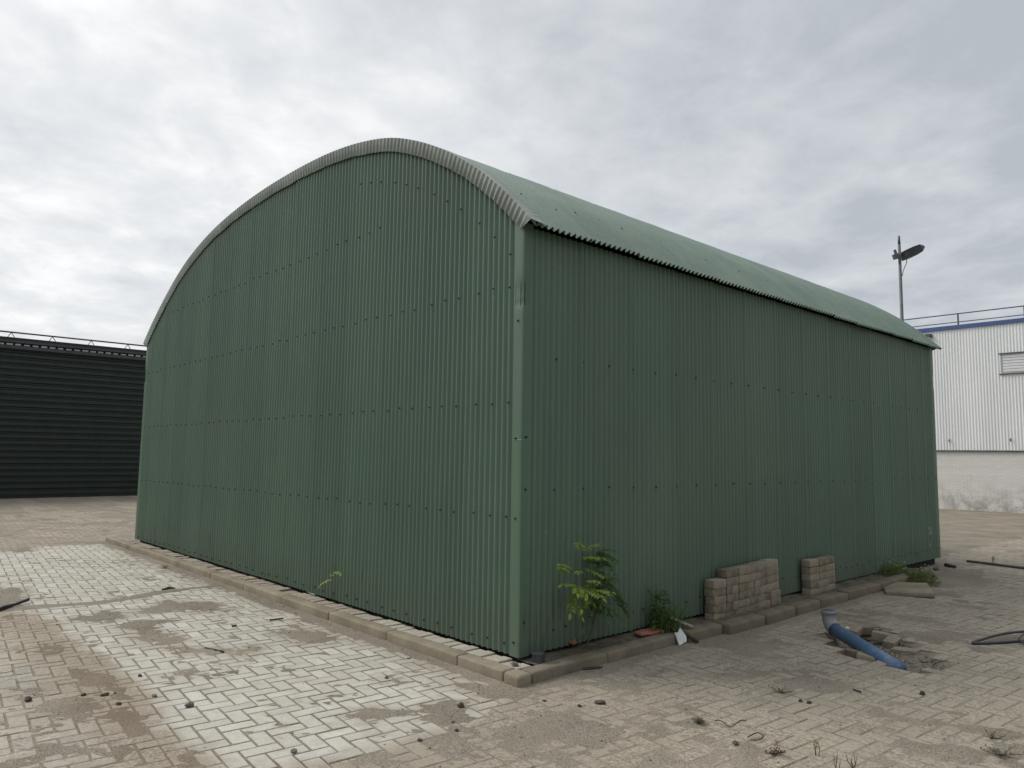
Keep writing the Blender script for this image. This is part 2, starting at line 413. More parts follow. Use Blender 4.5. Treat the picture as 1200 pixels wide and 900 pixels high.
c = mixc(nt, math_n(nt, 'MULTIPLY', attr(nt, 'stain'), .55), c, (.285, .222, .155))
c = mixc(nt, math_n(nt, 'MULTIPLY', attr(nt, 'joint'), .6), c, (.13, .108, .08))
gr1 = tex(nt, 55, 5, .7); gr2 = tex(nt, 3.2, 5, .6)
gm = math_n(nt, 'MULTIPLY', ramp(nt, gr2, [(.38, G(.25)), (.62, G(1))]), math_n(nt, 'SUBTRACT', 1.0, math_n(nt, 'MULTIPLY', attr(nt, 'clean'), .8)))
c = mixc(nt, math_n(nt, 'MULTIPLY', ramp(nt, gr1, [(.40, G(.75)), (.52, G(0))]), gm), c, (.125, .105, .08))
c = mixc(nt, math_n(nt, 'MULTIPLY', ramp(nt, gr1, [(.56, G(0)), (.68, G(.7))]), gm), c, (.50, .45, .37))
c = mixc(nt, ramp(nt, n_s, [(.33, G(.6)), (.42, G(0))]), c, (.10, .09, .075))
c = mixc(nt, ramp(nt, n_s, [(.60, G(0)), (.70, G(.35))]), c, (.55, .52, .46))
nt.links.new(c, b.inputs['Base Color']); b.inputs['Roughness'].default_value = .9; b.inputs['Specular IOR Level'].default_value = .2
bump(nt, b, math_n(nt, 'ADD', n_s, n_m), .003, .7)
tag(obj('paving', me, m_pav), kind='structure')

# pebbles and grit: nobody could count them
def pebble_field(n, gen, smin, smax):
    P = []; Fq = []
    for k in range(n):
        q = gen()
        if q is None: continue
        x, y, z = q; s = smin+(smax-smin)*random.random()**3
        a = random.random()*6.28; ca, sa = math.cos(a), math.sin(a)
        base = len(P)
        for (ux, uy, uz) in ((1, 0, 0), (0, 1, 0), (-1, 0, 0), (0, -1, 0), (0, 0, 1), (0, 0, -1)):
            r_ = s*(.65+.6*random.random())
            ux, uy = ux+random.uniform(-.3, .3), uy+random.uniform(-.3, .3)
            P.append((x+r_*(ca*ux-sa*uy), y+r_*(sa*ux+ca*uy), z+r_*uz*.7))
        for k4 in range(4):
            Fq.append((base+k4, base+(k4+1) % 4, base+4)); Fq.append((base+(k4+1) % 4, base+k4, base+5))
    return P, Fq
def ground_z(x, y):
    i = np.searchsorted(xs, x); j = np.searchsorted(ys, y); return float(Z[min(j, ny-1), min(i, nx-1)])
def gen_dirt():
    x = random.uniform(-7, 4.2); y = random.uniform(-3.9, 6.5)
    if in_shed(x, y, .02): return None
    i = np.searchsorted(xs, x); j = np.searchsorted(ys, y)
    if random.random() > dirt[j, i]**1.3*1.0+.025: return None
    return x, y, max(float(Z[j, i]), GZ-.004)+.001
def gen_hole():
    i = random.randrange(len(HOLE)); x = random.uniform(.5, 2.4); y = random.uniform(2.1, 4.2)
    ii = np.searchsorted(xs, x); jj = np.searchsorted(ys, y)
    if hole[jj, ii] < .4: return None
    return x, y, float(Z[jj, ii])+.004
def gen_any():
    x = random.uniform(-8, 4.2); y = random.uniform(-3.9, 7.5)
    if in_shed(x, y, .02): return None
    i = np.searchsorted(xs, x); j = np.searchsorted(ys, y)
    if random.random() > .15+.6*n1[j, i]*(dirt[j, i] > .2)+.3*(y > -.75 and x < 0): return None
    return x, y, max(float(Z[j, i]), GZ)+.001
PL, FL = pebble_field(1700, gen_any, .003, .012)
meL = bpy.data.meshes.new('litter'); meL.from_pydata(PL, [], FL)
for v_ in meL.vertices: pass
tag(obj('litter', meL, mat_noise('litter_bits', (.035, .028, .022), (.13, .105, .08), 30, .95)), 'dark crumbs of soil and leaf litter strewn over the paving', 'litter', kind='stuff')
P, Fq = pebble_field(16000, gen_dirt, .0018, .011); P2, F2 = pebble_field(9000, gen_hole, .003, .017)
Fq += [tuple(i+len(P) for i in f) for f in F2]; P += P2
me = bpy.data.meshes.new('pebbles'); me.from_pydata(P, [], Fq)
tag(obj('pebbles', me, mat_noise('pebble', (.10, .085, .068), (.36, .31, .25), 35, .9, lo=.38, hi=.72)), 'loose grit and pebbles scattered over the dirty paving', 'gravel', kind='stuff')

# ------------------------------------------------------------------ kerb and strip of bricks under the shed wall
m_kerb, nt, b = new_mat('kerb_concrete')
k1 = tex(nt, 3, 6); k2 = tex(nt, 120, 3)
c = ramp(nt, k1, [(.3, (.190, .158, .110)), (.7, (.315, .270, .200))])
c = mixc(nt, ramp(nt, k2, [(.35, G(.6)), (.45, G(0))]), c, (.09, .08, .065))
nt.links.new(c, b.inputs['Base Color']); b.inputs['Roughness'].default_value = .92; b.inputs['Specular IOR Level'].default_value = .2
bump(nt, b, math_n(nt, 'ADD', k2, k1), .005, .8)
m_kerb_moss, nt, b = new_mat('mossy_kerb_concrete')
k1 = tex(nt, 4, 6); k2 = tex(nt, 120, 3); k3 = tex(nt, 2.0, 5)
c = ramp(nt, k1, [(.3, (.135, .112, .080)), (.7, (.245, .208, .158))])
c = mixc(nt, ramp(nt, k3, [(.5, G(0)), (.66, G(.45))]), c, (.10, .096, .045))
c = mixc(nt, ramp(nt, k2, [(.35, G(.6)), (.45, G(0))]), c, (.06, .055, .04))
nt.links.new(c, b.inputs['Base Color']); b.inputs['Roughness'].default_value = .95; b.inputs['Specular IOR Level'].default_value = .15
bump(nt, b, math_n(nt, 'ADD', k2, k1), .006, .9)

def rough_stone(a, bq, bev, mtx=None, amp=.004, sub=.12):
    """bevelled block, subdivided and worn by noise"""
    bm = bmesh.new(); bmesh.ops.create_cube(bm, size=1)
    for v in bm.verts: v.co = Vector([a[i]+(v.co[i]+.5)*(bq[i]-a[i]) for i in range(3)])
    bmesh.ops.bevel(bm, geom=bm.edges[:], offset=bev, segments=3, affect='EDGES', profile=.5)
    dims = [bq[i]-a[i] for i in range(3)]
    for ax in range(3):
        n = int(dims[ax]/sub)
        for k in range(1, n+1):
            co = [0, 0, 0]; co[ax] = a[ax]+dims[ax]*k/(n+1); no = [0, 0, 0]; no[ax] = 1
            bmesh.ops.bisect_plane(bm, geom=bm.verts[:]+bm.edges[:]+bm.faces[:], plane_co=co, plane_no=no)
    sd_ = Vector((random.random()*50, random.random()*50, random.random()*50))
    for v in bm.verts:
        v.co += mnoise.noise_vector(v.co*7+sd_)*amp + mnoise.noise_vector(v.co*25+sd_)*amp*.5
    if mtx is not None: bm.transform(mtx)
    me = bpy.data.meshes.new('stone'); bm.to_mesh(me); bm.free()
    me.polygons.foreach_set('use_smooth', [True]*len(me.polygons)); return me
def join_meshes(name, mes):
    bm = bmesh.new()
    for m_ in mes: bm.from_mesh(m_); bpy.data.meshes.remove(m_)
    me = bpy.data.meshes.new(name); bm.to_mesh(me); bm.free(); return me
ks = []
xx = .145
for ln in (.52, .98, 1.0, .99, 1.0, 1.0, .98, 1.0, 1.0, 1.0, .9):
    zt = -.006+random.uniform(-.003, .003); dy = random.uniform(-.003, .003)
    ks.append(rough_stone((xx-ln+.0006, -.290+dy, -.26), (xx-.0006, -.165+dy, zt-.012), .015)); xx -= ln
ks.append(rough_stone((.148, -.296, -.26), (.318, -.160, -.014), .03))       # rounded corner piece
xx = -.157; kr = []
for ln in (.82, 1.02):
    kr.append(rough_stone((.180, xx+.001, -.26), (.312, xx+ln-.001, -.014), .020)); xx += ln
me = join_meshes('kerb', ks)
tag(obj('kerb', me, m_kerb, smooth=True), kind='structure')
tag(obj('kerb', join_meshes('kerb', kr), m_kerb_moss, smooth=True), kind='structure')
# loose, shifted kerb stones along the side wall: things of their own
yk = 1.70
KL = ['mossy kerb stone behind the white broken scrap, just before the wide paver stack',
      'kerb stone in front of the lower stepped end of the wide paver stack',
      'kerb stone in front of the middle of the wide paver stack',
      'short kerb stone at the right end of the wide paver stack between two dark gaps',
      'kerb stone between the two paver stacks in front of the green wall',
      'kerb stone in front of the narrow paver stack, behind the blue pipe mouth',
      'kerb stone behind the concrete slab, near the small green weeds',
      'last kerb stone at the far end, half under the roundest weed']
kl_len = (.52, .62, .60, .52, .66, .95, .98, .72); kl_gap = (.012, .02, .060, .02, .06, .015, .012, .01)
kl_out = (.36, .43, .435, .42, .42, .40, .41, .44)
for k, lab in enumerate(KL):
    ln = kl_len[k]; o = obj('kerb_stone', rough_stone((-.075, -ln/2, -.16), (.075, ln/2, 0), .022, amp=.006), m_kerb_moss)
    o.location = (kl_out[k]-.075, yk+ln/2, .0+random.uniform(-.012, .004)); o.rotation_euler = (random.uniform(-.02, .02), random.uniform(-.03, .05), random.uniform(-.03, .03))
    tag(o, lab, 'kerb stone', 'kerb stones along the side wall'); yk += ln+kl_gap[k]

# strip of brick edging between kerb and front wall
mb = MB(); x = .15; tones = []
while x > -10.0:
    w_ = .098+random.uniform(-.004, .006); z = -.020+random.uniform(-.008, .006)-.01*(random.random() < .15)
    mt = Matrix.Translation((x-w_/2, -.088, z)) @ Matrix.Rotation(random.uniform(-.05, .05), 4, 'Z') @ Matrix.Rotation(random.uniform(-.04, .04), 4, 'X')
    mb.box((-w_/2+.003, -.068, -.08), (w_/2-.003, .078, .0), mt, .008)
    t = random.random(); tones += [t]*(len(mb.v)-len(tones)); x -= w_
me = mb.mesh('edge_paving'); fattr(me, 'tone', tones); fattr(me, 'clean', [.75 if v[0] > -2.2 else .35 for v in mb.v]); fattr(me, 'stain', [.15]*len(mb.v))
fattr(me, 'dust', [.25 if v[0] > -1.8 else .75 for v in mb.v])
tag(obj('edge_paving', me, m_pav), kind='structure')
# soil lying between kerb and walls
def soil_strip(name, x0, x1, y0, y1, zb, amp, mat, nx_, ny_, seed):
    xx, yy = np.meshgrid(np.linspace(x0, x1, nx_), np.linspace(y0, y1, ny_))
    zz = zb + (fbm(xx, yy, 3, 4, seed)-.5)*amp + (fbm(xx, yy, 18, 3, seed+1)-.5)*amp*.6
    id_ = np.arange(nx_*ny_).reshape(ny_, nx_)
    f = np.stack([id_[:-1, :-1], id_[:-1, 1:], id_[1:, 1:], id_[1:, :-1]], -1).reshape(-1, 4)
    return obj(name, mesh_np(name, np.stack([xx, yy, zz], -1).reshape(-1, 3), f), mat, smooth=True)
m_soil, nt, b = new_mat('mossy_soil')
v1 = tex(nt, 5, 6); v2 = tex(nt, 70, 4)
c = ramp(nt, v1, [(.38, (.075, .062, .042)), (.55, (.14, .118, .082)), (.68, (.085, .092, .03))])
c = mixc(nt, ramp(nt, v2, [(.4, G(.7)), (.5, G(0))]), c, (.04, .034, .025))
nt.links.new(c, b.inputs['Base Color']); b.inputs['Roughness'].default_value = 1; bump(nt, b, v2, .012, 1)
tag(soil_strip('soil', -.06, .27, .0, 7.6, -.022, .035, m_soil, 16, 420, 21), kind='structure')
tag(soil_strip('soil', -10.0, -1.3, -.17, .03, -.042, .045, m_dirt, 400, 14, 31), kind='structure')

# ------------------------------------------------------------------ the green shed
ARCH = [(.0, 3.283), (-.148, 3.428), (-.362, 3.625), (-.627, 3.838), (-1.081, 4.133), (-1.634, 4.405), (-2.149, 4.575), (-2.962, 4.715), (-3.982, 4.768),
        (-5.202, 4.752), (-6.363, 4.640), (-7.177, 4.468), (-7.887, 4.235), (-8.634, 3.85), (-9.2, 3.50), (-9.495, 3.283)]
# Chaikin-smooth the measured outline
pl = [np.array(p) for p in ARCH]
for _ in range(3):
    q = [pl[0]]
    for a, b2 in zip(pl[:-1], pl[1:]): q += [a*.75+b2*.25, a*.25+b2*.75]
    q.append(pl[-1]); pl = q
pl = np.array(pl)
def arch_z(x): return np.interp(-x, -pl[:, 0], pl[:, 1])
seg = np.hypot(*np.diff(pl, axis=0).T); cum = np.concatenate([[0], np.cumsum(seg)])
def arch_pts(n, off, ext0=0, ext1=0):
    s = np.linspace(0, cum[-1], n); P = np.stack([np.interp(s, cum, pl[:, 0]), np.interp(s, cum, pl[:, 1])], -1)
    T = np.gradient(P, axis=0); T /= np.linalg.norm(T, axis=1)[:, None]
    for _ in range(2): T[1:-1] = (T[:-2]+T[1:-1]*2+T[2:])/4; T /= np.linalg.norm(T, axis=1)[:, None]
    Nn = np.stack([-T[:, 1]*-1, T[:, 0]*-1], -1)      # outward (up)
    Q = P+Nn*off
    if ext0: Q = np.vstack([Q[0]-T[0]*ext0, Q])
    if ext1: Q = np.vstack([Q, Q[-1]+T[-1]*ext1])
    return Q
PITCH_R = .0656
def corr_wall(u0, u1, zb, ztop, place, amp=.0130, sheet=10, rows=16, seed=0, lap=.003):
    """corrugated wall of overlapping sheets; place(u, off, z) -> xyz"""
    V, Fq, T = [], [], []
    n = int(math.ceil((u1-u0)/(PITCH_R*sheet))); base = 0
    for s in range(n):
        a = u0+s*PITCH_R*sheet; bq = min(a+PITCH_R*(sheet+.45), u1); tn = rng.random()
        m = max(3, int((bq-a)/PITCH_R*9)); us = np.linspace(a, bq, m)
        loc = (us-a)/(PITCH_R*sheet)
        tt = np.linspace(0, 1, rows)
        zbj = zb+rng.uniform(-.004, .004)
        zt = ztop(us)
        UU, TT = np.meshgrid(us, tt); ZZ = zbj+(zt[None, :]-zbj)*TT
        wav = (fbm(UU, ZZ, .9, 3, seed+s)-.5)*.008
        OO = amp*np.cos(2*np.pi*(UU-u0)/PITCH_R)+.0045*loc[None, :]+lap*sstep(.955, 1.03, loc)[None, :]+wav+.0015*rng.normal()
        pts = place(UU, OO, ZZ)
        V.append(pts.reshape(-1, 3)); id_ = base+np.arange(rows*m).reshape(rows, m)
        Fq.append(np.stack([id_[:-1, :-1], id_[:-1, 1:], id_[1:, 1:], id_[1:, :-1]], -1).reshape(-1, 4))
        T.append(np.full(rows*m, tn)); base += rows*m
    me = mesh_np('corrugated_wall', np.vstack(V), np.vstack(Fq)); fattr(me, 'tone', np.concatenate(T)); return me
shed = thing('corrugated_shed', 'big green corrugated metal shed with arched roof on a kerbed base', 'shed')
flat_top = lambda us: np.full(us.shape, EAVE+.022)
me = corr_wall(.02, W-.02, .0, lambda us: arch_z(-us)+.05, lambda u, o, z: np.stack([-u, -o, z], -1), seed=3)
tag(obj('end_wall', me, m_wall, shed, True))
me = corr_wall(.005, L-.01, .0, flat_top, lambda u, o, z: np.stack([o, u, z], -1), seed=40, lap=.013)
side = obj('side_wall', me, m_wall, shed, True)
me = corr_wall(.02, W-.02, .0, lambda us: arch_z(-us)+.05, lambda u, o, z: np.stack([-u, L+o, z], -1), seed=70, rows=6)
obj('end_wall', me, m_wall, shed, True)
me = corr_wall(.01, L-.01, .0, flat_top, lambda u, o, z: np.stack([-W-o, u, z], -1), seed=90, rows=6)
obj('side_wall', me, m_wall, shed, True)
mb = MB(); mb.box((-W+.05, .05, -.20), (-.05, L-.05, .04)); obj('base_gap_shade', mb.mesh(), m_black, shed)  # black block behind the wall foot paints the shade of the base gap
# roof
def roof():
    Q = arch_pts(90, .098, .085, .085); m = len(Q)
    T = np.gradient(Q, axis=0); T /= np.linalg.norm(T, axis=1)[:, None]; Nn = np.stack([T[:, 1], -T[:, 0]], -1)
    V, Fq, TN = [], [], []; base = 0; y0, y1 = -.025, L+.05; s = 0; a = y0
    while a < y1-.02:
        bq = min(a+PITCH_R*10.45, y1); n = max(3, int((bq-a)/PITCH_R*8)); yy = np.linspace(a, bq, n); tn = rng.random()
        o = .0185*np.cos(2*np.pi*(yy-y0)/PITCH_R)+.007*(yy-a)/(PITCH_R*10)
        end = rng.uniform(-.012, .012)
        Qs = Q.copy(); Qs[0] -= T[0]*end
        wav = (fbm(np.arange(m)[:, None]*.06+0*yy[None], yy[None]+0*np.arange(m)[:, None], 1.4, 2, 60)-.5)*.008
        pts = np.zeros((m, n, 3)); oo = o[None]+wav
        pts[..., 0] = Qs[:, 0, None]+Nn[:, 0, None]*oo; pts[..., 2] = Qs[:, 1, None]+Nn[:, 1, None]*oo; pts[..., 1] = yy[None]
        V.append(pts.reshape(-1, 3)); id_ = base+np.arange(m*n).reshape(m, n)
        Fq.append(np.stack([id_[:-1, :-1], id_[:-1, 1:], id_[1:, 1:], id_[1:, :-1]], -1).reshape(-1, 4)); TN.append(np.full(m*n, tn)); base += m*n
        a += PITCH_R*10; s += 1
    me = mesh_np('roof', np.vstack(V), np.vstack(Fq)); fattr(me, 'tone', np.concatenate(TN)); return me, Q, Nn
me, RQ, RN = roof(); obj('roof', me, m_roof, shed, True)
# pleated verge flashing, folded over the roof edge
def verge(yw, sgn):
    n = int(cum[-1]/PITCH_R)*6; A = arch_pts(n, -.012, .004, .004); B = arch_pts(n, .118, .062, .062); D = arch_pts(n, .122, .090, .090)
    s = np.concatenate([[-.05], np.linspace(0, cum[-1], n), [cum[-1]+.05]]); n += 2; ple = .5+.5*np.cos(2*np.pi*s/PITCH_R + .6*np.sin(s*1.7)); ple = ple**1.5
    rag = (fbm(s, s*0, 4, 3, 12)-.5)*.022
    TT = np.gradient(A, axis=0); TT /= np.linalg.norm(TT, axis=1)[:, None]; NN = np.stack([TT[:, 1], -TT[:, 0]], -1)
    A = A+NN*rag[:, None]
    yA = yw-sgn*(.024+.018*ple); yB = yw-sgn*(.046+.007*ple); yD = yw+sgn*(.075+(fbm(s, s*0+3, 3, 2, 14)-.5)*.03)
    rowsv = [np.stack([A[:, 0], yA, A[:, 1]], -1), np.stack([(A[:, 0]+B[:, 0])/2, (yA+yB)/2-sgn*.002, (A[:, 1]+B[:, 1])/2], -1),
             np.stack([B[:, 0], yB, B[:, 1]], -1), np.stack([(B[:, 0]*.3+D[:, 0]*.7), yw-sgn*.03+0*s, B[:, 1]*.3+D[:, 1]*.7], -1), np.stack([D[:, 0], yD, D[:, 1]-.008*ple], -1)]
    Vv = np.vstack(rowsv); id_ = np.arange(len(rowsv)*n).reshape(len(rowsv), n)
    f = np.stack([id_[:-1, :-1], id_[:-1, 1:], id_[1:, 1:], id_[1:, :-1]], -1).reshape(-1, 4)
    me = mesh_np('verge_flashing', Vv, f); fattr(me, 'tone', np.tile((fbm(s, s*0, 1.2, 3, 15) > .55)*.5, len(rowsv))); return me
obj('verge_flashing', verge(0, 1), m_flash, shed, False); obj('verge_flashing', verge(L, -1), m_flash, shed, True)
# corner trims: folded angle with a dent
def corner_trim(x, y, sx, sy):
    zs = np.concatenate([np.linspace(-.004, 1.618, 18), np.linspace(1.621, 2.3, 8), np.linspace(2.33, 3.0, 30), np.linspace(3.03, 3.33, 6)])
    prof = [(-.092, -.004), (-.092, .014), (-.03, .0165), (.0, .017), (.0165, .0135), (.017, -.0), (.0165, -.03), (.014, -.092), (-.004, -.092)]
    # prof in (inward along x, outward along y)
    V = []; m = len(prof)
    for z in zs:
        dent = math.exp(-((z-2.80)/.085)**2)*.012+math.exp(-((z-2.69)/.04)**2)*.009-(.0022 if z < 1.62 else 0)
        dl = math.exp(-((z-1.3)/.5)**2)*.002
        for (a, bq) in prof:
            w_ = dent if (abs(a) < .04 and abs(bq) < .04) else dent*.3
            V.append((x+sx*(a-w_*.7-dl), y+sy*(bq-w_*.7), z))
    id_ = np.arange(len(zs)*m).reshape(len(zs), m)
    f = np.stack([id_[:-1, :-1], id_[:-1, 1:], id_[1:, 1:], id_[1:, :-1]], -1).reshape(-1, 4)
    me = mesh_np('corner_trim', np.array(V), f); fattr(me, 'tone', [.1]*len(V)); return me
for (x, y, sx, sy) in ((0, 0, 1, -1), (-W, 0, -1, -1), (0, L, 1, 1), (-W, L, -1, 1)):
    obj('corner_trim', corner_trim(x, y, sx, sy), m_trim, shed)
# screws
mb = MB()
prof = [(.0095, 0), (.0098, .003), (.007, .0045), (.0065, .009), (.004, .0105)]
n = 8; vs = []; fs = []
for (r_, h) in prof:
    for k in range(n): vs.append((r_*math.cos(2*math.pi*k/n), r_*math.sin(2*math.pi*k/n), h))
for i in range(len(prof)-1):
    for k in range(n): fs.append((i*n+k, i*n+(k+1) % n, (i+1)*n+(k+1) % n, (i+1)*n+k))
fs.append(tuple((len(prof)-1)*n+k for k in range(n)))
mb.add(vs, fs); screw_me = mb.mesh('screw'); screw_me.materials.append(m_screw)
scr = []
ribx = []
x = -.145; k = 0
while x > -W+.1:
    ribx.append(x); x -= (.1968, .1968, .2624)[k % 3]; k += 1
for z in (1.03, 1.92, 2.845, 3.76, .085):
    for x in ribx:
        zz = z+random.uniform(-.012, .012)-.004*abs(x)
        if zz < arch_z(x)-.12 and not (z == 3.76 and x > -2.0): scr.append(((x+random.uniform(-.006, .006), -.0125, zz), (0, -1, 0)))
for x in ribx:
    zz = arch_z(x)-.32
    if x > -2.6 and zz > 3.1: scr.append(((x, -.0125, zz), (0, -1, 0)))
y = .355
while y < L-.05:
    for z in (2.285, 1.235):
        scr.append(((.0135, y+random.uniform(-.008, .008), z+random.uniform(-.008, .008)), (1, 0, 0)))
    scr.append(((.0135, y+random.uniform(-.03, .03), .165+random.uniform(-.025, .02)), (1, 0, 0)))
    if random.random() < .6: scr.append(((.0135, y+.14, .155+random.uniform(-.03, .03)), (1, 0, 0)))
    y += .331
scr += [((.0195, -.0+.03, 1.64), (1, 0, 0)), ((.0195, .03, 1.24), (1, 0, 0)), ((.0195, .03, .25), (1, 0, 0)), ((-.04, -.019, 1.02), (0, -1, 0)), ((-.04, -.019, 2.55), (0, -1, 0)), ((-.04, -.019, .1), (0, -1, 0)), ((-.05, -.019, 1.63), (0, -1, 0))]
m_ = len(RQ)
for fr in (4, 14, 26, 38):                        # roof fixings in curved rows
    y = .2
    while y < L:
        i = fr+random.choice((0, 0, 1)); p = RQ[i]; nn = RN[i]
        scr.append(((p[0]+nn[0]*.012, y+random.uniform(-.02, .02), p[1]+nn[1]*.012), (nn[0], 0, nn[1]))); y += .328 if fr < 30 else .656
scr.sort(key=lambda s: (Vector(s[0])-CAM).length)
for k, (p, nn) in enumerate(scr[:100]):
    o = bpy.data.objects.new('screw', screw_me); link(o, shed); o.location = p; o.rotation_euler = Vector(nn).to_track_quat('Z', 'Y').to_euler()
mb = MB()
for (p, nn) in scr[100:]:
    mt = Matrix.Translation(p) @ Vector(nn).to_track_quat('Z', 'Y').to_matrix().to_4x4()
    mb.add([mt @ Vector(v) for v in vs], fs)
tag(obj('far_screws', mb.mesh(), m_screw, shed), kind='stuff')
# scratched chalky marks low at the far end of the side wall
mb = MB()
cy0, cz0 = 8.66, .24
for (a, bq) in (((-.10, .22), (-.02, .25)), ((-.02, .25), (-.05, .14)), ((-.05, .14), (.02, .16)), ((-.08, .06), (-.07, -.04)), ((-.07, -.04), (0, -.02)), ((0, -.02), (-.01, .07)), ((.03, .22), (.05, .08)), ((-.1, .11), (-.12, .02))):
    p0 = Vector((.0125, cy0+a[0], cz0+a[1])); p1 = Vector((.0125, cy0+bq[0], cz0+bq[1]))
    mb.tube([p0, (p0+p1)/2+Vector((0, .006, .004)), p1], .005, 5)
obj('scribble_mark', mb.mesh(), mat_noise('chalk_paint', (.22, .24, .22), (.42, .43, .41), 20, .8), shed)

# ------------------------------------------------------------------ pavers stacked against the wall
m_brick, nt, b = new_mat('weathered_paver')
oi = nt.nodes.new('ShaderNodeObjectInfo'); k1 = tex(nt, 9, 5); k2 = tex(nt, 110, 3)
c = ramp(nt, k1, [(.3, (.115, .092, .062)), (.7, (.265, .222, .158))])
c = mixc(nt, math_n(nt, 'MULTIPLY', oi.outputs['Random'], .75), c, (.36, .315, .24))
c = mixc(nt, ramp(nt, k2, [(.36, G(.6)), (.45, G(0))]), c, (.06, .05, .04))
nt.links.new(c, b.inputs['Base Color']); b.inputs['Roughness'].default_value = .93; b.inputs['Specular IOR Level'].default_value = .2
bump(nt, b, math_n(nt, 'ADD', k2, k1), .005, .9)
brick_mes = [rough_stone((-.052, -.1035, 0), (.052, .1035, .077), .004, amp=.0028, sub=.06) for _ in range(6)]
for m_i in brick_mes: m_i.materials.append(m_brick)
half_mes = [rough_stone((-.052, -.052, 0), (.052, .052, .077), .004, amp=.0028, sub=.06) for _ in range(3)]
for m_i in half_mes: m_i.materials.append(m_brick)
ORD = ['first', 'second', 'third', 'fourth', 'fifth', 'sixth', 'seventh']
def put_paver(me, x, y, z, rz, lab, group):
    o = bpy.data.objects.new('paver', me); link(o)
    o.location = (x, y, z); o.rotation_euler = (random.uniform(-.012, .012), random.uniform(-.012, .012), rz)
    return tag(o, lab, 'paver', group)
SX = .115
for cidx in range(6):
    rowsn = 5 if cidx == 0 else 6
    y = 2.385+.1035+cidx*.2125
    lean = .020*math.sin(cidx*.9); zb = -.055+.004*cidx
    for r_ in range(rowsn):
        lay = ORD[r_] if r_ < rowsn-1 else 'top'
        grp = 'pavers in the wide stack'
        x = SX+lean*(r_/5)+random.uniform(-.004, .004); z = zb+r_*.0782
        lab = f'grey paver, {lay} layer{"" if lay == "top" else " up"}, {ORD[cidx]} column from the stepped end of the wide stack'
        if random.random() < .22 and lay != 'top':
            for sgn, wd_ in ((-1, 'near'), (1, 'far')):
                put_paver(random.choice(half_mes), x+random.uniform(-.005, .005), y+sgn*.0535, z, random.uniform(-.03, .03),
                          f'{wd_} half paver, {lay} layer up, {ORD[cidx]} column from stepped end of wide stack', grp)
        else:
            put_paver(random.choice(brick_mes), x+random.uniform(-.006, .006), y+random.uniform(-.006, .006), z, random.uniform(-.05, .05), lab, grp)
for cidx in range(3):
    y = 4.36+.1035+cidx*.216
    for r_ in range(5):
        lay = ORD[r_]+' layer up' if r_ < 4 else 'top layer'
        put_paver(random.choice(brick_mes), .112+random.uniform(-.006, .006)-.010*(cidx == 2), y+random.uniform(-.004, .004), -.035+r_*.0782+(.004 if r_ == 4 else 0), random.uniform(-.03, .03),
                  f'weathered grey paver, {lay}, {ORD[cidx]} column from the near end of the narrow stack', 'pavers in the narrow stack')

# ------------------------------------------------------------------ blue pipe in its hole
m_blue, nt, b = new_mat('dusty_blue_plastic')
k1 = tex(nt, 6, 6); k2 = tex(nt, 40, 3)
c = ramp(nt, k1, [(.35, (.045, .105, .215)), (.65, (.075, .15, .27))])
c = mixc(nt, ramp(nt, k2, [(.48, G(0)), (.66, G(.6))]), c, (.22, .21, .195))
nt.links.new(c, b.inputs['Base Color']); b.inputs['Roughness'].default_value = .42
m_gpvc = mat_noise('grey_plastic', (.17, .165, .18), (.235, .23, .245), 7, .45)
pipe = thing('drain_pipe', 'blue plastic drain pipe with grey elbow lying in a hole in the paving', 'pipe')
p1 = at(1031, 770, -.095); p0 = at(977, 737, -.02)
d_ = (p0-p1).normalized(); p1b = p1-d_*.25
mb = MB(); mb.tube([p1b, p1, p0], .056, 24); obj('pipe', mb.mesh(), m_blue, pipe, True)
mouth = at(964, 717.5, .075)
cpt = p0+d_*.075
mouth = cpt+(Vector((0, 0, 1))+d_*.10-fw*.12).normalized()*.125
mb = MB(); pts = []; rad = []
s0 = p0-d_*.02
for k in range(9):
    t = k/8; q = (s0*(1-t)+cpt*t)*(1-t)+(cpt*(1-t)+mouth*t)*t; pts.append(q); rad.append(.0605)
pts += [pts[-1]+(mouth-cpt)*.12]; rad += [.0605]
mb.tube(pts, rad, 24, caps=False)
el = obj('elbow', mb.mesh(), m_gpvc, pipe, True)
ax = (pts[-1]-pts[-2]).normalized(); q = pts[-1]
mb = MB(); mb.tube([q-ax*.03, q-ax*.028, q-ax*.004, q, q+ax*.0, q-ax*.004, q-ax*.10], [.061, .068, .069, .066, .057, .055, .052], 24, caps=False)
obj('rim', mb.mesh(), m_gpvc, el, True)
mb = MB(); q0 = pts[3]; q0 = pts[-1]-ax*.05; mb.tube([q0-ax*.01, q0], .0525, 20); obj('bore_shade', mb.mesh(), m_black, el)  # black disc paints the shade inside the elbow mouth
for (px, py, rzz, tilt, z, lab) in (
        (1001, 735, .25, .10, -.165, 'tilted loose paver at the back edge of the hole behind the blue pipe'),
        (1018, 732.5, .6, -.12, -.165, 'small tipped paver at the far back corner of the hole'),
        (1045, 748, .15, .10, -.185, 'paver slipping into the hole at its right edge'),
        (1062, 760, .05, -.09, -.185, 'lone paver lying flat in the gravel right of the pipe'),
        (1020, 768, .35, .1, -.172, 'pinkish paver chunk beside the buried end of the blue pipe'),
        (1005, 761, -.3, -.1, -.172, 'paver wedged along the near side of the blue pipe'),
        (1036, 741.5, .3, .08, -.172, 'sunken paver in the gravel behind the middle of the pipe')):
    o = bpy.data.objects.new('loose_paver', random.choice(brick_mes)); link(o); p = at(px, py, z+.08)
    o.location = (p.x, p.y, z); o.rotation_euler = (tilt, tilt*.6, TH+rzz+math.pi/2*random.choice((0, 1))); tag(o, lab, 'paver', 'loose pavers round the hole')

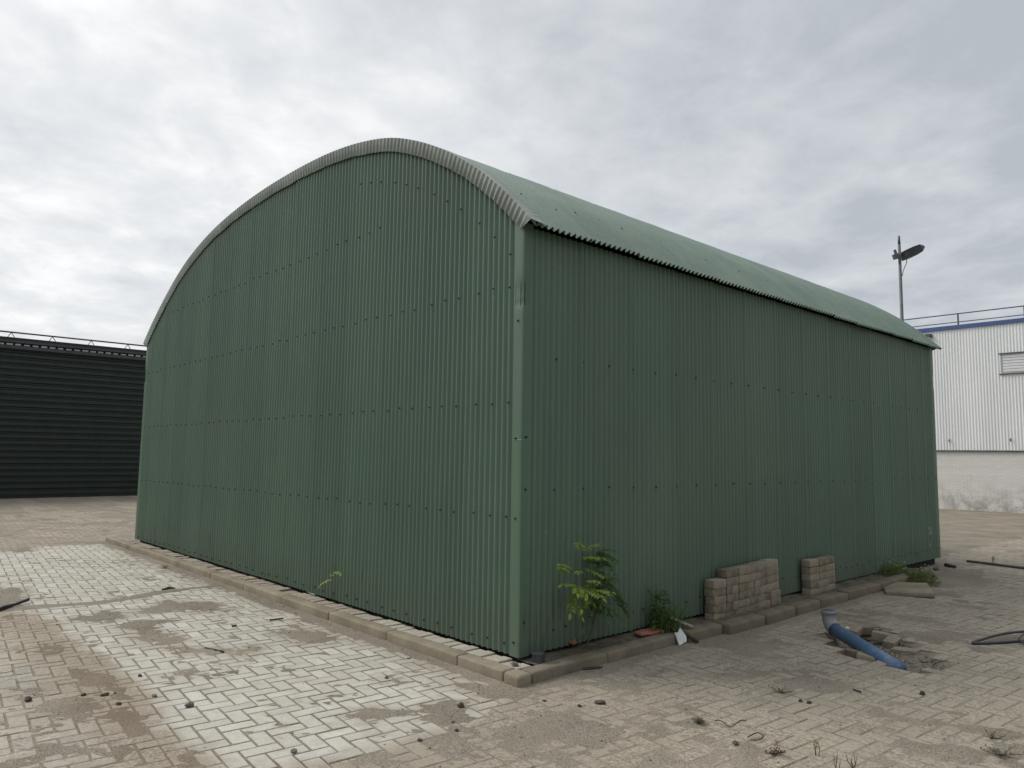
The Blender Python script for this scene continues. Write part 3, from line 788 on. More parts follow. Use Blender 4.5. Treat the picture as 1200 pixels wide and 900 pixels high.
# ------------------------------------------------------------------ stones, clods and litter
m_clod = mat_noise('dark_clod', (.035, .027, .02), (.10, .08, .06), 40, .95, .004)
m_stone = mat_noise('grey_stone', (.075, .066, .058), (.15, .135, .12), 30, .9, .003)
m_wood = mat_noise('dark_wet_wood', (.022, .017, .014), (.06, .048, .038), 15, .8, .002)
m_pale = mat_noise('pale_board', (.30, .26, .20), (.48, .43, .35), 14, .8, .002)
m_white = mat_noise('dirty_white', (.50, .49, .46), (.70, .69, .66), 12, .7)
m_terra = mat_noise('terracotta', (.20, .075, .042), (.32, .13, .075), 18, .85, .002)
m_dry = mat_noise('dry_leaf', (.22, .10, .045), (.40, .20, .10), 25, .8)
m_rub = mat_noise('black_rubber', (.018, .014, .018), (.045, .036, .042), 12, .45)
m_metal = mat_noise('dark_bar', (.03, .026, .026), (.075, .065, .06), 10, .55)
def rock_mesh(sx, sy, sz, amp=.3):
    bm = bmesh.new(); bmesh.ops.create_icosphere(bm, subdivisions=3, radius=1)
    s = Vector((random.random()*90, random.random()*90, random.random()*90))
    for v in bm.verts:
        k = 1+amp*mnoise.noise(v.co*1.6+s)+amp*.5*mnoise.noise(v.co*4+s)
        v.co = Vector((v.co.x*sx*k, v.co.y*sy*k, v.co.z*sz*k+sz*.55))
    me = bpy.data.meshes.new('rock'); bm.to_mesh(me); bm.free(); return me
def rock(name, px, py, size, mat, lab, cat, flat=.6, z=GZ):
    p = at(px, py, z); o = obj(name, rock_mesh(size*.8, size*.6, size*.8*flat, .42), mat); o.location = p; o.rotation_euler = (0, 0, random.uniform(0, 6.28)); return tag(o, lab, cat)
rock('dirt_clod', 540, 829, .034, m_clod, 'big dark clod on the gravel patch near the kerb corner', 'clod', .7)
rock('dirt_clod', 531, 847, .016, m_clod, 'small reddish-brown clod just below the big dark clod', 'clod', .5)
rock('dirt_clod', 535, 857, .017, m_clod, 'dark clod at the tip of the pale bricks beside the mud', 'clod', .7)
rock('dirt_clod', 492, 868, .017, m_clod, 'dark crumb at the lower edge of the pale bricks', 'clod', .5)
rock('stone', 453, 795.5, .024, m_stone, 'small dark grey stone alone on the pale bricks', 'stone', .7)
rock('stone', 479, 772, .022, m_stone, 'flat grey stone on pale bricks near the kerb', 'stone', .3)
rock('stone', 222, 828, .036, m_stone, 'brown rounded stone on pale bricks at the lower left', 'stone', .65)
rock('dirt_clod', 164, 792.5, .020, m_clod, 'small dark clod on pale bricks left of the rounded stone', 'clod', .6)
rock('stone', 181, 816.5, .022, m_stone, 'small stone between the rounded stone and the dirt clump', 'stone', .5)
rock('dirt_clod', 33, 822, .032, m_clod, 'dark brown clod on dusty bricks near the left edge', 'clod', .75)
rock('dirt_clod', 98, 815, .020, m_clod, 'small dark clod beside the brown dirt track', 'clod', .6)
rock('dirt_clod', 123, 815, .030, m_clod, 'flat dark clod in the dirt track', 'clod', .45)
rock('dirt_clod', 139, 826, .024, m_clod, 'dark clod at the lower end of the dirt clump', 'clod', .6)
rock('dirt_clod', 344, 882, .028, m_stone, 'grey crumbly clod on pale bricks at the bottom edge', 'clod', .5)
rock('dirt_clod', 703, 824.5, .045, m_clod, 'elongated dark clod on the mud edge in front of the shed corner', 'clod', .35)
rock('dirt_clod', 638, 822, .016, m_clod, 'little dark clod between the kerb corner and the mud', 'clod', .6)
rock('dirt_clod', 679, 828, .018, m_clod, 'little clod left of the elongated clod', 'clod', .6)
rock('dirt_clod', 1081, 814, .028, m_clod, 'dark clod alone on the dusty bricks below the gravel hole', 'clod', .7)
rock('dirt_clod', 938, 822, .020, m_clod, 'left one of two dark crumbs on the dusty bricks', 'clod', .6)
rock('dirt_clod', 948, 824, .020, m_clod, 'right one of two dark crumbs on the dusty bricks', 'clod', .6)
rock('dirt_clod', 862, 872, .026, m_clod, 'dark clod between the grass tuft and the twig', 'clod', .5)
rock('stone', 603, 780, .042, m_stone, 'dark grey stone on the brick strip at the shed corner', 'stone', .5, z=-.026)
rock('stone', 1097, 668, .05, m_stone, 'grey lump at the far end of the kerb beside the weed', 'stone', .7, z=-.03)
rock('white_scrap', 798, 748.5, .03, m_white, 'crumpled whitish scrap at the foot of the kerb', 'scrap', .3)
rock('stone', 836, 744, .036, m_white, 'pale dusty chunk on the paving in front of the kerb', 'stone', .4)
rock('stone', 993, 737, .028, m_white, 'shiny white lump in the hole behind the pipe', 'stone', .6)
rock('stone', 691, 779, .012, m_white, 'tiny white pebble on the dark stick', 'stone', .8)
# black post stub by the corner
mb = MB(); mb.box((-.038, -.038, -.06), (.038, .038, .062), None, .008)
o = obj('post_stub', mb.mesh(), mat_noise('blackened_wood', (.018, .020, .022), (.05, .052, .055), 16, .8, .002)); p = at(631, 776, -.02); o.location = (p.x, p.y, -.012); o.rotation_euler = (.03, .02, .4)
tag(o, 'short black square stub sticking up beside the shed corner', 'stub')
def stick(name, pts, r_, mat, lab, cat, n=7):
    mb = MB(); mb.tube(pts, r_, n); return tag(obj(name, mb.mesh(), mat, None, True), lab, cat)
def gp(px, py, dz=0.0, z=GZ):
    p = at(px, py, z); return Vector((p.x, p.y, z+dz))
stick('dark_stick', [gp(662, 788, .02), gp(690, 785.5, .012), gp(706, 784.5, .02)], [.007, .013, .005], m_wood, 'dark flat stick at the foot of the kerb near the corner', 'stick')
stick('dark_stick', [gp(316, 728, .01), gp(332, 726.5, .014)], [.009, .006], m_wood, 'short dark stick on pale bricks close to the front kerb', 'stick')
stick('dark_stick', [gp(190, 692, .01), gp(198, 690, .012), gp(205, 690.5, .012)], [.008, .014, .006], m_wood, 'dark broken bit on the dirt strip across the pale bricks', 'stick')
stick('dark_stick', [gp(240, 760, .008), gp(262, 765, .008)], [.006, .007], m_wood, 'thin dark twig among the gravel patches', 'stick')
stick('dark_stick', [gp(272, 735, .008), gp(277, 734, .012)], [.010, .007], m_wood, 'short dark chip on the pale bricks among the patches', 'stick')
stick('dark_stick', [gp(1000, 809, .006), gp(1009, 812, .006)], [.007, .006], m_wood, 'thin dark twig on the dusty bricks below the hole', 'stick')
stick('pale_straw', [gp(572, 838, .012), gp(585, 828, .02)], [.003, .002], m_pale, 'thin pale straw on the mud near the kerb corner', 'straw')
stick('metal_bar', [gp(1133, 659.5, .03), gp(1160, 662.5, .025), gp(1215, 669, .02)], .019, m_metal, 'long dark bar lying on the paving beyond the shed', 'bar', 8)
stick('broken_bar', [gp(1108, 663.5, .02), gp(1120, 665.5, .02)], [.03, .022], m_metal, 'short dark piece near the far shed corner', 'bar', 6)
# broken dark channel edge on the far left
stick('broken_pipe', [gp(-12, 719, .01), gp(4, 715, .025), gp(18, 710.5, .02), gp(33, 706.5, .035)], [.018, .022, .015, .017], m_rub, 'cracked dark pipe edge sticking out of the dirt at left', 'pipe', 9)
# cable loop at right
cb = [gp(1200+40, 762, .012), gp(1197, 757, .02), gp(1194, 752.5, .05), gp(1206, 749, .06), gp(1240, 757, .02)]
def smooth(pts, it=3):
    for _ in range(it):
        q = [pts[0]]
        for a, b2 in zip(pts[:-1], pts[1:]): q += [a*.75+b2*.25, a*.25+b2*.75]
        q.append(pts[-1]); pts = q
    return pts
mb = MB(); mb.tube(smooth([gp(1240, 748, .06), gp(1200, 747.5, .06), gp(1172, 749.5, .05), gp(1141, 755, .02), gp(1139, 756, .015), gp(1160, 755.3, .012), gp(1185, 753.5, .012), gp(1240, 751, .012)]), .012, 10)
mb.tube(smooth(cb), .010, 8)
tag(obj('black_hose', mb.mesh(), m_rub, None, True), 'black hose lying in a loop on the paving at right', 'hose')
# slab
o = obj('concrete_slab', rough_stone((-.26, -.34, 0), (.26, .34, .055), .012, amp=.006), m_kerb); pa = at(1063, 690, -.06); o.location = (pa.x, pa.y, GZ+.006); o.rotation_euler = (.03, -.045, .42)
tag(o, 'flat square concrete slab lying by the kerb before the weeds', 'slab')
# white strip
p = at(366, 696.5, -.025); mb = MB(); mb.box((-.10, -.022, 0), (.10, .022, .022), None, .004)
o = obj('white_offcut', mb.mesh(), m_white); o.location = (p.x, p.y, -.018); o.rotation_euler = (.05, .04, -.1); tag(o, 'white plastic offcut on the brick strip under the front wall', 'offcut')
# debris leaning on the kerb
p = at(788, 749, -.08)
mb = MB(); mb.add([(0, -.05, .0), (0, .05, .01), (.0, .065, .05), (0, .03, .13), (0, -.015, .10), (0, -.055, .11), (.012, -.05, .0), (.012, .05, .01), (.012, .065, .05), (.012, .03, .13), (.012, -.015, .10), (.012, -.055, .11)],
                  [(5, 4, 3, 2, 1, 0), (6, 7, 8, 9, 10, 11), (0, 1, 7, 6), (1, 2, 8, 7), (2, 3, 9, 8), (3, 4, 10, 9), (4, 5, 11, 10), (5, 0, 6, 11)])
o = obj('white_shard', mb.mesh(), m_white); o.location = (.345, 1.60, -.092); o.rotation_euler = (.1, -.35, -.1); tag(o, 'jagged white board shard leaning on the kerb by the weeds', 'board')
def plank(name, a, bq, w_, t_, mat, lab):
    a, bq = Vector(a), Vector(bq); ln = (bq-a).length
    mt = Matrix.Translation((a+bq)/2) @ (bq-a).to_track_quat('Y', 'Z').to_matrix().to_4x4()
    mb = MB(); mb.box((-w_/2, -ln/2, -t_/2), (w_/2, ln/2, t_/2), mt, .003); return tag(obj(name, mb.mesh(), mat), lab, 'board')
plank('wood_board', (.13, 1.62, .115), (.30, 1.83, .015), .035, .016, m_pale, 'narrow pale wooden strip leaning in the weeds by the kerb')
plank('wood_board', (.19, 1.60, .05), (.40, 1.76, -.085), .05, .02, m_wood, 'dark rotten board leaning over the kerb beside the white shard')
o = obj('terracotta_piece', rough_stone((-.05, -.14, 0), (.05, .14, .025), .008, amp=.008, sub=.05), m_terra); p = at(758, 743, -.02); o.location = (p.x+.02, p.y, -.012); o.rotation_euler = (0, .1, -.15); tag(o, 'flat terracotta tile piece on the kerb left of the weeds', 'tile')
# dry orange leaf
mb = MB(); p = at(671, 757, -.0)
for k in range(6):
    a = k*1.05+.2; ln = .05+.03*random.random(); d1 = Vector((math.cos(a)*.5, math.sin(a), .35+.5*random.random())).normalized(); sd2 = d1.cross(Vector((0, 0, 1))).normalized()*.016
    c0 = Vector((0, 0, .005)); mb.add([c0, c0+d1*ln*.5+sd2, c0+d1*ln, c0+d1*ln*.5-sd2], [(0, 1, 2, 3)])
o = obj('dry_leaf', mb.mesh(), m_dry); o.location = (p.x, p.y, .0); tag(o, 'curled orange dry leaf at the foot of the green wall', 'leaf')

# ------------------------------------------------------------------ plants
def mat_leaf(name, c0, c1, trans=.35):
    m, nt, b = new_mat(name)
    t = tex(nt, 14, 4); nt.links.new(ramp(nt, t, [(.35, c0), (.65, c1)]), b.inputs['Base Color'])
    b.inputs['Roughness'].default_value = .55
    tr = nt.nodes.new('ShaderNodeBsdfTranslucent'); tr.inputs[0].default_value = (*[x*1.6 for x in c1], 1)
    mxs = N(nt, 'ShaderNodeMixShader', Fac=trans); o = nt.nodes['Material Output']
    nt.links.new(b.outputs[0], mxs.inputs[1]); nt.links.new(tr.outputs[0], mxs.inputs[2]); nt.links.new(mxs.outputs[0], o.inputs[0]); return m
m_lf_y = mat_leaf('yellow_green_leaf', (.16, .235, .03), (.26, .35, .06))
m_lf_d = mat_leaf('dark_green_leaf', (.040, .085, .020), (.085, .150, .035))
m_lf_w = mat_leaf('weed_leaf', (.075, .11, .022), (.15, .19, .045))
m_grass = mat_leaf('grass_blade', (.045, .09, .018), (.10, .16, .035))
m_stem = mat_noise('green_stem', (.05, .05, .022), (.10, .085, .045), 20, .7)
def leaflet(mb, p, d, ln, w_, droop=.3):
    d = d.normalized(); side_ = d.cross(Vector((random.uniform(-.4, .4), random.uniform(-.4, .4), 1)))
    side_ = side_.normalized() if side_.length > 1e-3 else Vector((1, 0, 0)); nrm = side_.cross(d)
    t = p+d*ln+Vector((0, 0, -droop*ln)); a = p+d*ln*.45+Vector((0, 0, -droop*ln*.25))
    mb.add([p, a+side_*w_+nrm*w_*.3, t, a-side_*w_+nrm*w_*.3, a], [(0, 1, 4), (1, 2, 4), (2, 3, 4), (3, 0, 4)])
def pinnate(mb, p, d, ln, pairs=6, lf=.045, w_=.011, droop=.5):
    p = Vector(p); d = Vector(d).normalized(); pts = []
    for k in range(pairs+2):
        t = k/(pairs+1); pts.append(p+d*ln*t+Vector((0, 0, -droop*ln*t*t)))
    mb.tube(pts, [.0022]*(len(pts)-1)+[.001], 4, caps=False)
    for k in range(1, pairs+1):
        tg = (pts[k+1]-pts[k-1]).normalized(); sdv = tg.cross(Vector((0, 0, 1))).normalized()
        for sgn in (-1, 1):
            leaflet(mb, pts[k], sdv*sgn+tg*.45+Vector((0, 0, random.uniform(-.15, .15))), lf*(1-.35*abs(k/(pairs+1)-.45))*random.uniform(.85, 1.15), w_)
    leaflet(mb, pts[-1], pts[-1]-pts[-2], lf, w_)
# sapling: world positions on the plane x ~ .1 found from the photograph
sap = thing('sapling', 'young sapling with feathery yellow-green leaves growing at the side wall', 'sapling', (.10, .64, -.02))
S = lambda x, y, z: Vector((x-.10, y-.64, z+.02))
mb = MB()
trunk = smooth([S(.10, .64, -.02), S(.12, .68, .12), S(.13, .74, .28), S(.12, .735, .45), S(.11, .745, .62), S(.10, .76, .72)], 2)
mb.tube(trunk, [.0075-.005*i/len(trunk) for i in range(len(trunk))], 6)
br2 = smooth([S(.12, .70, .20), S(.14, .62, .40), S(.13, .56, .58), S(.12, .56, .74)], 2); mb.tube(br2, [.004-.0022*i/len(br2) for i in range(len(br2))], 5)
br3 = smooth([S(.13, .72, .32), S(.17, .56, .44), S(.16, .44, .50)], 2); mb.tube(br3, .0028, 5)
br4 = smooth([S(.07, .50, .0), S(.06, .28, .10), S(.06, .24, .22)], 2); 
obj('trunk', mb.mesh(), m_stem, sap, True)
mb = MB()
for (x, y, z, dx, dy, dz, ln) in ((.12, .56, .74, .3, -.5, .5, .17), (.12, .56, .75, .2, .7, .35, .16), (.12, .56, .70, .5, .2, .1, .15), (.13, .57, .62, .5, .5, -.2, .16), (.16, .44, .50, .2, -1, .3, .18), (.16, .46, .50, .5, -.5, .0, .17),
                               (.17, .54, .46, .7, -.1, .0, .19), (.17, .56, .45, .8, .4, .15, .18), (.17, .54, .42, .5, -.7, -.2, .17), (.14, .60, .46, .6, .8, -.1, .17), (.13, .42, .62, .2, -.9, .5, .15), (.15, .36, .60, .2, -.6, .4, .13), (.16, .42, .44, .4, -.6, -.5, .15)):
    pinnate(mb, S(x, y, z), (dx, dy, dz), ln*1.1, 6, .054, .0145, .16)
for k in range(8):
    pinnate(mb, S(.14+random.uniform(-.03, .05), random.uniform(.40, .66), random.uniform(.40, .66)), (random.uniform(.1, .7), random.uniform(-1, .5), random.uniform(-.3, .4)), random.uniform(.10, .17), 6, .042, .0125, .2)
obj('young_leaves', mb.mesh(), m_lf_y, sap)
mb = MB()
for k in range(34):
    t = random.uniform(.38, 1.0); q = trunk[min(int(t*len(trunk)), len(trunk)-1)]
    a = random.uniform(-1.0, 3.0); up_ = random.uniform(-.25, .7)
    pinnate(mb, q, (abs(math.cos(a))*.55+.05, math.sin(a) if random.random() < .7 else -math.sin(a)*.5, up_), random.uniform(.13, .24), 6, .048, .0115, random.uniform(.3, .7))
for k in range(16):
    pinnate(mb, S(.12, .80+.012*k, .50-.014*k), (random.uniform(.2, .6), random.uniform(.2, .9), random.uniform(-.4, .3)), .15, 5, .036, .008, .7)
obj('old_leaves', mb.mesh(), m_lf_d, sap)
# thin bare shoot
stick('bare_shoot', smooth([Vector((.05, .20, -.02)), Vector((.045, .22, .08)), Vector((.04, .27, .2)), Vector((.035, .29, .24))], 2), .003, m_stem, 'thin bare dark shoot against the wall left of the sapling', 'shoot', 5)
# tiny pinnate plant at the front wall
fp = thing('seedling', 'tiny seedling with pale green leaflets against the front wall', 'seedling', (-2.72, -.03, -.03))
mb = MB(); stp = smooth([Vector((0, 0, 0)), Vector((.0, -.03, .16)), Vector((.05, -.05, .26)), Vector((.14, -.06, .36))], 2); mb.tube(stp, .002, 5); obj('stem', mb.mesh(), m_stem, fp, True)
mb = MB()
pinnate(mb, (.04, -.05, .25), (-.9, -.25, .0), .16, 4, .04, .012, .45); pinnate(mb, (.10, -.055, .33), (.9, -.2, .35), .17, 4, .04, .012, .3); pinnate(mb, (.05, -.05, .28), (.4, -.4, .5), .08, 2, .03, .010, .2)
obj('leaves', mb.mesh(), m_lf_y, fp)
# weed clump and tall grass by the debris
wc = thing('weed_clump', 'dense dark green weed clump with tall grass stem by the kerb', 'weed', (.14, 1.60, -.03))
mb = MB()
for k in range(230):
    a = random.uniform(0, 6.28); r_ = random.random()**.6*.15; z = random.random()**1.2*.36; f = 1-z/.46
    pp = Vector((max(-.11, math.cos(a)*r_*f*.8), math.sin(a)*r_*f*1.1-.08*z, z))
    leaflet(mb, pp, Vector((math.cos(a)*.7+.3, math.sin(a), random.uniform(-.1, .8))), random.uniform(.04, .09), random.uniform(.008, .02), .4)
obj('leaves', mb.mesh(), m_lf_d, wc)
mb = MB()
for k in range(160):
    a = random.uniform(0, 6.28); b0 = Vector((random.uniform(-.08, .12), random.uniform(-.10, .22), 0)); ln = random.uniform(.14, .36); ln_d = Vector((math.cos(a)*.30+.05, math.sin(a)*.35, 1)).normalized()
    sdv = Vector((-math.sin(a), math.cos(a), 0))*.0028; m1 = b0+ln_d*ln*.55; t1 = b0+ln_d*ln+Vector((math.cos(a), math.sin(a), -.5))*ln*.28
    mb.add([b0-sdv, b0+sdv, m1+sdv, t1, m1-sdv], [(0, 1, 2, 4), (4, 2, 3)])
obj('grass_blades', mb.mesh(), m_grass, wc)
mb = MB(); tp = smooth([Vector((-.02, -.02, 0)), Vector((.0, -.08, .18)), Vector((.0, -.16, .33)), Vector((-.01, -.24, .42))], 2); mb.tube(tp, [.004-.003*i/len(tp) for i in range(len(tp))], 5)
for k in range(26):
    q = tp[random.randrange(len(tp)//3, len(tp))]; leaflet(mb, q, Vector((random.uniform(-.5, .8), random.uniform(-.8, .5), .8)), .03, .005, .1)
obj('stem', mb.mesh(), m_grass, wc, True)
m_flower = mat_noise('tiny_flower', (.30, .32, .10), (.50, .50, .25), 10, .7)
def bush(name, loc, rx, ry, h, n, lab):
    t = thing(name, lab, 'weed', loc); mb = MB()
    for k in range(n):
        a = random.uniform(0, 6.28); u = random.random()**.5; el_ = random.random()
        pp = Vector((math.cos(a)*rx*u*(1-.5*el_*el_), math.sin(a)*ry*u*(1-.5*el_*el_), h*el_*(1-.4*u*u)*(.7+.5*mnoise.noise(Vector((a*2, u*3, 0))))))
        leaflet(mb, pp, Vector((math.cos(a), math.sin(a), random.uniform(0, 1.2))), random.uniform(.025, .06), random.uniform(.006, .013), .35)
    obj('leaves', mb.mesh(), m_lf_w, t)
    for k in range(11):
        a = random.uniform(0, 6.28); u = random.random()**.5; mb = MB(); mb.tube([(0, 0, 0), (0, 0, .010)], [.009, .003], 5)
        obj('flower', mb.mesh(), m_flower, t).location = (math.cos(a)*rx*u, math.sin(a)*ry*u, h*(.95-.45*u*u))
bush('weed_bush', (.12, 6.85, -.05), .17, .40, .22, 900, 'low green weed growing between the kerb and the wall')
bush('weed_bush', (.50, 6.72, -.10), .24, .30, .27, 1000, 'rounder green weed growing on the paving side of the kerb')
def sprig(px, py, h, n, mat, lab, name='sprig', sp=.05, lf=.03):
    p = at(px, py, GZ); t = thing(name, lab, 'weed', (p.x, p.y, GZ)); mb = MB(); ml = MB()
    for k in range(n):
        a = random.uniform(0, 6.28); b0 = Vector((random.uniform(-.01, .01), random.uniform(-.01, .01), 0)); e = b0+Vector((math.cos(a)*sp*random.random(), math.sin(a)*sp*random.random(), h*random.uniform(.6, 1)))
        m1 = (b0+e)/2+Vector((random.uniform(-.01, .01), random.uniform(-.01, .01), 0)); mb.tube([b0, m1, e], [.0022, .0018, .001], 4)
        for q in (m1, (m1+e)/2, e):
            for _ in range(2): leaflet(ml, q, Vector((random.uniform(-1, 1), random.uniform(-1, 1), .6)), lf*random.uniform(.6, 1.1), lf*.16, .3)
    obj('stem', mb.mesh(), m_stem, t, True); obj('leaves', ml.mesh(), mat, t); return t
m_red = mat_leaf('dark_red_leaf', (.05, .018, .014), (.10, .035, .028), .2); m_olive = mat_leaf('olive_leaf', (.13, .14, .03), (.22, .23, .07)); m_deadgrass = mat_leaf('dead_grass', (.06, .05, .028), (.15, .125, .07), .2)
sprig(958, 886, .085, 3, m_olive, 'small upright yellow-green sprig at the bottom of the paving', sp=.015)
sprig(908, 884, .035, 14, m_red, 'dead dark red weed lying flat near the bottom edge', sp=.09, lf=.025)
sprig(983, 905, .10, 4, m_deadgrass, 'thin dry sprig at the bottom edge right of the green sprig', sp=.03, lf=.014)
sprig(1000, 903, .09, 5, m_deadgrass, 'branched dry weed at the bottom edge', sp=.06, lf=.014)
sprig(817, 848, .030, 22, m_deadgrass, 'small dark dry grass tuft in the mud', sp=.05, lf=.022)
sprig(915, 812, .03, 12, m_deadgrass, 'flat dry tuft on the dusty bricks above the crumbs', sp=.08, lf=.02)
sprig(1172, 885, .035, 16, m_deadgrass, 'dry flattened weed at the lower right corner', sp=.12, lf=.025)
sprig(1165, 866, .03, 10, m_deadgrass, 'small dry weed above the flattened one at lower right', sp=.08, lf=.02)
sprig(1163, 659, .10, 5, m_lf_w, 'small weed growing beside the long dark bar', sp=.05, lf=.05)
sprig(193, 666, .05, 8, m_lf_w, 'tiny weed at the front kerb far along the wall', sp=.06, lf=.03)
sprig(266, 668, .10, 8, m_olive, 'small dry weed on the brick strip at the front wall', sp=.08, lf=.035)
stick('twig', smooth([gp(838, 846, .006), gp(846, 850, .03), gp(856, 857, .012), gp(868, 853, .05), gp(874, 849, .02)]), [.003]*33, m_wood, 'thin arched twig beside the grass tuft', 'twig', 5)
stick('wire', smooth([gp(876, 866, .01), gp(888, 863.5, .03), gp(897, 867, .02), gp(888, 870, .01), gp(880, 868, .006)]), .0035, m_rub, 'small loop of dark wire near the bottom centre right', 'wire', 5)

# ------------------------------------------------------------------ floodlight post beyond the shed
lp = thing('lamp_post', 'tall grey pole with a black floodlight behind the shed', 'lamp post', (-2.17, 14, GZ))
m_pole = mat_noise('galvanised_pole', (.06, .063, .068), (.11, .114, .12), 6, .5)
m_lamp = mat_noise('black_lamp_housing', (.012, .013, .015), (.03, .032, .034), 8, .45)
m_glass, nt, b = new_mat('lamp_glass'); b.inputs['Base Color'].default_value = (.35, .37, .38, 1); b.inputs['Roughness'].default_value = .12
nt.links.new(ramp(nt, tex(nt, 6, 3), [(.4, (.22, .24, .25)), (.6, (.42, .44, .45))]), b.inputs['Base Color'])
mb = MB(); mb.tube([(0, 0, 0), (0, 0, 3.2), (-.0, 0, 6.6)], [.055, .042, .031], 14); mb.tube([(0, 0, 6.6), (0, 0, 6.80)], [.030, .026], 10); obj('pole', mb.mesh(), m_pole, lp, True)
# floodlight frame: axis u to the right in the view, tilted upward
uu = Vector((rt.x, rt.y, .30)).normalized(); vv = Vector((-fw.x, -fw.y, 0)).normalized(); ww = uu.cross(vv).normalized()
if ww.z < 0: ww = -ww
FM = Matrix(((uu.x, vv.x, ww.x, 0), (uu.y, vv.y, ww.y, 0), (uu.z, vv.z, ww.z, 6.34), (0, 0, 0, 1)))
mb = MB()
secs = [(.05, .07, -.10, .05), (.10, .15, -.13, .07), (.30, .17, -.115, .10), (.46, .15, -.07, .11), (.60, .05, .02, .06)]
vs2 = []; fs2 = []
for (x, hw, z0, z1) in secs:
    vs2 += [FM @ Vector(q) for q in ((x, -hw, z0), (x, hw, z0), (x, hw*.8, z1), (x, -hw*.8, z1))]
for i in range(len(secs)-1):
    for k in range(4): fs2.append((i*4+k, i*4+(k+1) % 4, i*4+4+(k+1) % 4, i*4+4+k))
fs2 += [(3, 2, 1, 0), tuple(len(secs)*4-4+k for k in range(4))]
mb.add(vs2, fs2); fl_ = obj('floodlight', mb.mesh(), m_lamp, lp)
mb = MB(); mb.add([FM @ Vector(q) for q in ((.45, -.12, -.078), (.57, -.05, -.0), (.57, .05, -.0), (.45, .12, -.078), (.45, -.12, -.066), (.57, -.05, .01), (.57, .05, .01), (.45, .12, -.066))], [(0, 1, 2, 3), (7, 6, 5, 4), (0, 4, 5, 1), (1, 5, 6, 2), (2, 6, 7, 3), (3, 7, 4, 0)]); obj('glass', mb.mesh(), m_glass, fl_)
mb = MB(); mb.box((-.15, -.05, -.06), (-.04, .05, .06), FM, .01); mb.box((-.09, -.03, .05), (-.05, .03, .16), FM, .005); mb.tube([FM @ Vector((-.05, 0, 0)), FM @ Vector((.12, 0, 0))], .035, 10); obj('bracket', mb.mesh(), m_pole, fl_)
mb = MB(); mb.tube(smooth([FM @ Vector((.16, -.05, -.10)), FM @ Vector((.14, -.05, -.20)), Vector((.075, -.02, 5.98)), Vector((.04, 0, 5.85))]), .009, 6); obj('cable', mb.mesh(), m_lamp, lp, True)

# ------------------------------------------------------------------ white industrial building, parallel to the front wall
WY = 24.0
wb = thing('white_building', 'white corrugated industrial building with blue roof edge behind the shed', 'building', (0, WY, GZ))
m_wcl, nt, b = new_mat('white_cladding')
c = ramp(nt, tex(nt, 1.0, 5, stretch=(1.5, 1, .4)), [(.35, (.70, .715, .71)), (.65, (.78, .79, .78))]); nt.links.new(c, b.inputs['Base Color']); b.inputs['Roughness'].default_value = .5
m_wbr, nt, b = new_mat('painted_brickwork')
bt = N(nt, 'ShaderNodeTexBrick', Scale=1.0); bt.inputs['Brick Width'].default_value = .22; bt.inputs['Row Height'].default_value = .0667; bt.inputs['Mortar Size'].default_value = .007
bt.inputs['Color1'].default_value = (.62, .60, .56, 1); bt.inputs['Color2'].default_value = (.67, .655, .62, 1); bt.inputs['Mortar'].default_value = (.52, .50, .46, 1)
tcn = nt.nodes.new('ShaderNodeTexCoord'); sx_ = nt.nodes.new('ShaderNodeSeparateXYZ'); cb_ = nt.nodes.new('ShaderNodeCombineXYZ')
nt.links.new(tcn.outputs['Object'], sx_.inputs[0]); nt.links.new(sx_.outputs[0], cb_.inputs[0]); nt.links.new(sx_.outputs[2], cb_.inputs[1]); nt.links.new(cb_.outputs[0], bt.inputs['Vector'])
hb = tex(nt, 1.0, 4, stretch=(.25, 1, 6)); c = mixc(nt, ramp(nt, hb, [(.4, G(0)), (.7, G(.5))]), bt.outputs[0], (.70, .685, .65))
gr = tex(nt, 2.2, 9, .7, stretch=(1.2, 1, 1.0)); zf = ramp(nt, math_n(nt, 'ADD', math_n(nt, 'MULTIPLY', sx_.outputs[2], .5), math_n(nt, 'MULTIPLY', gr, -1.0)), [(-.0, G(1)), (.35, G(0))])
gz_ = math_n(nt, 'MULTIPLY', ramp(nt, sx_.outputs[2], [(.1, G(1)), (1.0, G(.0))]), ramp(nt, gr, [(.42, G(0)), (.60, G(1))]))
c = mixc(nt, math_n(nt, 'MULTIPLY', gz_, .6), c, (.16, .14, .12)); c = mixc(nt, ramp(nt, tex(nt, 3.3, 8, .7), [(.60, G(0)), (.72, G(.3))]), c, (.33, .31, .285))
nt.links.new(c, b.inputs['Base Color']); b.inputs['Roughness'].default_value = .85; bump(nt, b, bt.outputs[1], .004, -.6)
m_bluetrim = mat_noise('blue_trim', (.045, .085, .22), (.065, .115, .27), 3, .45)
m_grey = mat_noise('dark_grey_metal', (.05, .052, .055), (.09, .092, .095), 5, .5)
BX0, BX1 = -14.0, 16.0
def clad(x0, x1, z0, z1, y, hole=None):
    us = np.arange(x0, x1, .0225); us = np.append(us, x1); ph = ((us-BX0) % .09)/.09
    o = np.where(ph < .12, 0, np.where(ph < .37, 1, np.where(ph < .62, 1, 0)))*.018
    V = []; Fq = []
    bands = [(z0, z1)]
    for k, u in enumerate(us): V += [(u, y-o[k], z0), (u, y-o[k], z1)]
    for k in range(len(us)-1):
        Fq.append((2*k, 2*k+2, 2*k+3, 2*k+1))
    return V, Fq
mb = MB()
WX0, WX1, WZ0, WZ1 = -2.73, -.9, 4.47-GZ-.1, 5.12-GZ-.1
zt = 6.0-GZ
for (x0, x1, z0, z1) in ((BX0, WX0, 1.98, zt), (WX0, WX1, 1.98, WZ0), (WX0, WX1, WZ1, zt), (WX1, BX1, 1.98, zt)): mb.add(*clad(x0, x1, z0, z1, 0))
obj('cladding', mb.mesh(), m_wcl, wb)
